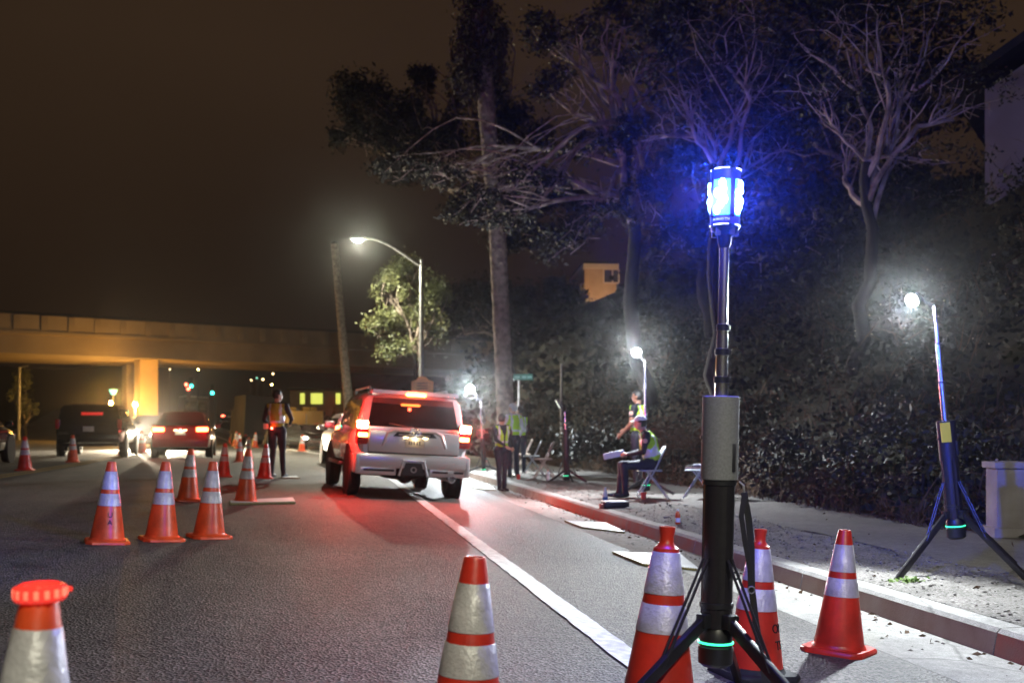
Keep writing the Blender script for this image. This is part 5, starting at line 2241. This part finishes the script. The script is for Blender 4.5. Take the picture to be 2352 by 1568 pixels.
def belt_light(root):
    m__ = MB()
    m__.ell((-.05, -.150, .98), (.02, .012, .02), mat('belt_lamp', (.6, .05, .03), .3, emit=(1, .10, .06), estr=30), 10, 6)
    m__.build('belt_lamp', root)
    lamp('belt_glow', 'POINT', (-.05, -.21, .98), 1.6, (1, .04, .02), root, .02)
    m__ = MB()
    m__.rbox((-.20, -.09, 1.02), (.09, .07, .11), mat('belt_pouch', (.55, .50, .42), .5), .01)
    m__.build('belt_pouch', root)


pA = G(637, 1096)
person('officer in black and yellow vest standing among the cones, back turned, red belt lamp', face_to(pA, -12),
       dict(elR=(.26, .10, 1.16), wrR=(.14, .30, 1.08), elL=(-.27, -.03, 1.15), wrL=(-.20, .20, 1.02), look=R(-45), anL=(-.12, -.02, .09), anR=(.12, .02, .09)), 1.84, NAVY, NAVYT, VEST_Y, SKIN, HAIR,
       extra=[('belt', belt_light)], group='officers at the checkpoint')
pB = on(1152, 21.4)
person('short officer in dark uniform and yellow vest standing in the gutter by the SUV', face_to(pB, -150),
       dict(elR=(.22, .14, 1.16), wrR=(.06, .28, 1.02), elL=(-.25, .02, 1.14), wrL=(-.16, .22, .98), look=R(120), anL=(-.07, .0, .09), anR=(.07, .03, .09), knL=(-.075, .02, .5), knR=(.075, .03, .5)), 1.58, NAVY, NAVYT, VEST, SKIN, HAIR,
       group='officers at the checkpoint', patch=True)
pC = on(1179, 24.0)
person('officer with lamp-lit hair coloured grey, in white shirt and lime vest with back to the kerb', face_to(pC, 35),
       dict(elL=(-.26, .10, 1.18), wrL=(-.17, .30, 1.30), elR=(.25, -.04, 1.14), wrR=(.24, .12, .95), look=R(30)), 1.70, WSHIRT, NAVYT, VEST, SKIN, HAIR_G, group='officers at the checkpoint')
pD = on(1194, 25.6)
person('officer in dark shirt and lime vest half hidden behind the white-shirted officer', face_to(pD, 15),
       dict(elR=(.26, .10, 1.16), wrR=(.18, .28, 1.02), look=R(50)), 1.66, NAVY, NAVYT, VEST, SKIN_D, HAIR, group='officers at the checkpoint')
pE = on(1466, 19.4)
person('bare-armed officer in lime vest standing behind the seated officer', face_to(pE, 60),
       dict(elL=(-.25, .03, 1.15), wrL=(-.22, .22, .98), elR=(.26, .02, 1.15), wrR=(.22, .30, 1.06), look=R(10)), 1.83, NAVY, NAVYT, VEST, SKIN_D, HAIR, group='officers at the checkpoint', short_sleeve=True, patch=True)

pF = on(1492, 17.1)
sit = dict(pelvis=(0, -.05, .54), waist=(0, -.04, .67), chest=(0, .03, .90), neck=(0, .10, 1.05), head=(0, .15, 1.20), look=R(-8), nod=R(-6),
           shL=(-.185, .07, 1.01), shR=(.185, .07, 1.01), elL=(-.25, .12, .74), wrL=(-.12, .36, .70), elR=(.25, .12, .74), wrR=(.10, .38, .70),
           hpL=(-.10, .0, .53), hpR=(.10, .0, .53), knL=(-.13, .43, .53), knR=(.13, .45, .53), anL=(-.12, .40, .09), anR=(.12, .48, .09))
person('officer in dark uniform and lime vest sitting on a folding chair holding papers', face_to(pF, 88), sit, 1.76, NAVY, NAVYT, VEST, SKIN, HAIR, cap=mat('pale_cap', (.62, .63, .64), .6), group='officers at the checkpoint', patch=True)
MF = face_to(pF, 88)
m_ = MB()
m_.rbox((0, 0, 0), (.05, .34, .10), PAPER, .012)
m_.rbox((.03, .05, -.03), (.07, .24, .02), PAPER, .005)
pp = m_.build('rolled_papers', matrix=MF @ Matrix.Translation((-.01, .58, .70)) @ Matrix.Rotation(R(-12), 4, 'X'))
tag(pp, 'white rolled papers held out in the seated officer\'s hands', 'papers')


# ================================================================== FOLDING CHAIRS
def chair(label, M, m):
    root = thing('folding_chair', label, 'chair', M, 'folding chairs on the verge')
    for s in (-1, 1):
        x = s * .20
        m__ = MB()
        m__.tube([(x, .24, .0), (x, -.02, .42), (x, -.20, .80)], .0125, m, 8)
        m__.build('front_leg', root)
        m__ = MB()
        m__.tube([(x * .92, -.26, .0), (x * .92, .08, .44)], .0115, m, 8)
        m__.build('rear_leg', root)
    for nm, a in (('stretcher', [(-.2, .20, .07), (.2, .20, .07)]), ('stretcher', [(-.18, -.22, .055), (.18, -.22, .055)])):
        m__ = MB()
        m__.tube(a, .009, m, 8)
        m__.build(nm, root)
    m__ = MB()
    pts = []
    for k in range(20):
        t = 2 * PI * k / 20
        cx_, cy_ = math.cos(t), math.sin(t)
        pts.append((.195 * math.copysign(abs(cx_) ** .5, cx_), .03 + .20 * math.copysign(abs(cy_) ** .5, cy_)))
    m__.loft([[(x, y, .435) for x, y in pts], [(x, y, .452) for x, y in pts], [(x * .93, y * .93, .462) for x, y in pts]], m)
    m__.build('seat', root)
    # back: panel with a hand slot, made of an outer ring and a bar
    m__ = MB()
    n_ = 24
    rings = []
    for k in range(n_ + 1):
        t = 2 * PI * k / n_
        c_, s_ = math.cos(t), math.sin(t)
        sg_ = lambda q, e_: math.copysign(abs(q) ** e_, q)
        ox, oz = .205 * sg_(c_, .45), .13 * sg_(s_, .45)
        ix, iz = .085 * sg_(c_, .6), .028 * sg_(s_, .6) - .03
        zz = .71
        yb = lambda z: -.155 - (z - .71) * .45
        rings.append([(ox, yb(zz + oz) + .008, zz + oz), (ix, yb(zz + iz) + .012, zz + iz), (ix, yb(zz + iz) - .008, zz + iz), (ox, yb(zz + oz) - .008, zz + oz)])
    m__.loft(rings, m, cap=False)
    m__.build('backrest', root)
    return root


chair('beige folding chair with a bottle under it, closest to the unlit tripod lamp', face_to(on(1250, 23.2), 82), CHAIRM)
chair('pale grey folding chair between two beige folding chairs', face_to(on(1224, 25.5), 86), CHAIRG)
chair('beige folding chair half hidden behind the officers', face_to(on(1204, 27.2), 84), CHAIRM)
chair('grey folding chair under the seated officer', MF @ Matrix.Translation((0, -.03, 0)), CHAIRG)
ch5 = chair('empty grey folding chair with folded things on its seat, behind the beacon sleeve', face_to(on(1606, 17.0), 75), CHAIRG)
m_ = MB()
m_.rbox((0, 0, .02), (.26, .32, .035), mat('folded_cloth', (.50, .33, .28), .8, var=.3, vscale=20), .012)
m_.rbox((.02, .03, .05), (.22, .25, .022), BLACK_PL, .008)
m_.rbox((-.02, -.05, .07), (.2, .18, .02), PAPER, .004)
tag(m_.build('folded_bundle', matrix=ch5.matrix_world @ Matrix.Translation((0, .05, .463))), 'folded clothes and papers piled on the empty folding chair', 'bundle')


# ================================================================== SMALL THINGS
def bottle(label, p, body_m, label_m, cap_m, h=.22, r=.033):
    root = thing('drink_bottle', label, 'bottle', Matrix.Translation(p))
    m__ = MB()
    m__.lathe([(r * .9, 0), (r, .006), (r, h * .55), (r * 1.02, h * .60), (r * .9, h * .70), (r * .42, h * .86), (r * .40, h * .92)], body_m, 16)
    m__.build('body', root)
    m__ = MB()
    m__.lathe([(r * 1.015, h * .2), (r * 1.03, h * .21), (r * 1.03, h * .46), (r * 1.015, h * .47)], label_m, 16, cap=False)
    m__.build('wrapper', root)
    m__ = MB()
    m__.lathe([(r * .45, h * .90), (r * .45, h), (r * .40, h * 1.005)], cap_m, 12)
    m__.build('cap', root)
    return root


WCAP = mat('white_cap', (.8, .8, .8), .4)
bottle('orange drink bottle with white cap standing on the kerb edge', G(1557, 1206), ODRINK, PAPER, WCAP, .19, .029)
bottle('clear water bottle with blue label on the kerb by the black case', G(1390, 1160), CLEAR, BLUEL, WCAP, .27, .036)
bottle('small clear bottle with orange cap under the beige folding chair', on(1362 * 0 + 1259, 22.4), CLEAR, PAPER, mat('orange_cap', (.8, .25, .05), .4), .24, .034)
bottle('white bottle with teal cap on the kerb behind the SUV bumper', on(1118, 27.5), mat('white_jug', (.8, .82, .8), .4), PAPER, mat('teal_cap', (.05, .5, .5), .4), .34, .05)


def cup(label, p):
    m__ = MB()
    m__.lathe([(.030, 0), (.032, .005), (.044, .115), (.046, .118), (.042, .114), (.030, .01)], REDCUP, 18)
    tag(m__.build('red_cup', matrix=Matrix.Translation(p)), label, 'cup')


cup('red cup standing on the kerb beside the officers', on(1191, 23.0))
cup('red cup on the dirt behind the seated officer\'s heels', on(1478, 16.6))
# black flat case on the kerb
p = G(1412, 1166)
cs = thing('flat_case', 'flat black case with pale lid lying on the kerb top', 'case', frame(p, 0, False))
m_ = MB()
m_.rbox((0, 0, .045), (.36, .26, .085), BLACK_PL, .01)
m_.build('box', cs)
m_ = MB()
m_.rbox((0, .01, .096), (.34, .25, .012), PAPER, .004)
m_.build('lid', cs)
m_ = MB()
m_.rbox((-.21, -.05, .035), (.05, .08, .07), mat('brick_red', (.35, .1, .07), .6), .008)
m_.build('side_pouch', cs)


# corrugated boards lying flat
def board(label, pxs, th=.018):
    """four ground pixels, first two the near edges"""
    pts = [G(*q) for q in pxs]
    c = sum(pts, Vector()) / 4
    root = thing('sign_board', label, 'board', Matrix.Translation(c), 'corrugated boards lying on the road')
    up_ = Vector((.055, 0, 1)).normalized()
    lo = [q - c + up_ * .006 for q in pts]
    hi = [q - c + up_ * (th + .006) for q in pts]
    m__ = MB()
    m__.add(lo + hi, [(3, 2, 1, 0), (4, 5, 6, 7)] + [(k, (k + 1) % 4, (k + 1) % 4 + 4, k + 4) for k in range(4)], BOARDW)
    m__.build('panel', root, smooth=False)
    for a, b in ((0, 1), (1, 2)):
        m__ = MB()
        d = (hi[b] - hi[a])
        n_ = int(d.length / .022)
        inn = (-(hi[a] + hi[b]) * .5).normalized()
        mid = up_ * (th * .5)
        for k in range(n_):
            q = lo[a].lerp(lo[b], (k + .5) / n_) + mid - inn * .004
            dd = d.normalized()
            m__.box(q, (.014, .012, th * .98), BOARDY, rot=Matrix((dd, inn, up_)).transposed())
        m__.tube([lo[a] + mid * .3 - inn * .001, lo[b] + mid * .3 - inn * .001], .006, BOARDY, 6)
        m__.build('fluted_edge', root, smooth=False)
    return root


board('white corrugated board with yellow fluted edge beside the necked red cone', [(1408, 1272), (1476, 1299), (1606, 1311), (1560, 1275)])
board('white corrugated board on the shoulder below the strong red kerb', [(1298, 1199), (1338, 1214), (1434, 1225), (1392, 1203)])
board('white corrugated board lying at the short officer\'s feet', [(1066, 1112), (1092, 1123), (1140, 1127), (1120, 1113)])
board('pale plank-like board lying behind the glinting orange cone', [(528, 1154), (530, 1160), (678, 1157), (672, 1147)], .03)
board('thin pale board lying by the officer\'s shoes', [(645, 1096), (650, 1099), (688, 1099), (680, 1095)], .02)

# weed at the verge
p = G(2080, 1338)
P = np.array([[p.x + random.gauss(0, .07), p.y + random.gauss(0, .05), p.z + abs(random.gauss(0, .018)) + .01] for i in range(46)])
V, F = leaves(P - np.array(p), .06, .4, .4)
wd = thing('weed', 'small green weed sprouting from the gravel by the kerb', 'weed', Matrix.Translation(p))
raw('leaves', V, F, WEEDM, wd)
m_ = MB()
m_.tube([(0, 0, -.02), (.01, 0, .04)], .004, WEEDM, 5)
m_.build('stem', wd)

# ================================================================== HAZE: the damp night air
if HAZE_DENSITY > 0:
    m_ = MB()
    m_.box((0, 120, 26), (420, 320, 56), UNDER)
    hz = m_.build('haze', smooth=False)
    hm = bpy.data.materials.new('haze')
    hm.use_nodes = True
    hn = hm.node_tree
    hn.nodes.clear()
    ho = hn.nodes.new('ShaderNodeOutputMaterial')
    hv = hn.nodes.new('ShaderNodeVolumePrincipled')
    hv.inputs['Color'].default_value = (.93, .92, .92, 1)
    hv.inputs['Density'].default_value = HAZE_DENSITY
    hv.inputs['Anisotropy'].default_value = HAZE_G
    hn.links.new(hv.outputs[0], ho.inputs['Volume'])
    try:
        hm.cycles.volume_sampling = 'EQUIANGULAR'
    except Exception:
        pass
    hz.data.materials.clear()
    hz.data.materials.append(hm)
    tag(hz, 'thin damp night haze round the lamps', 'haze', kind='stuff')
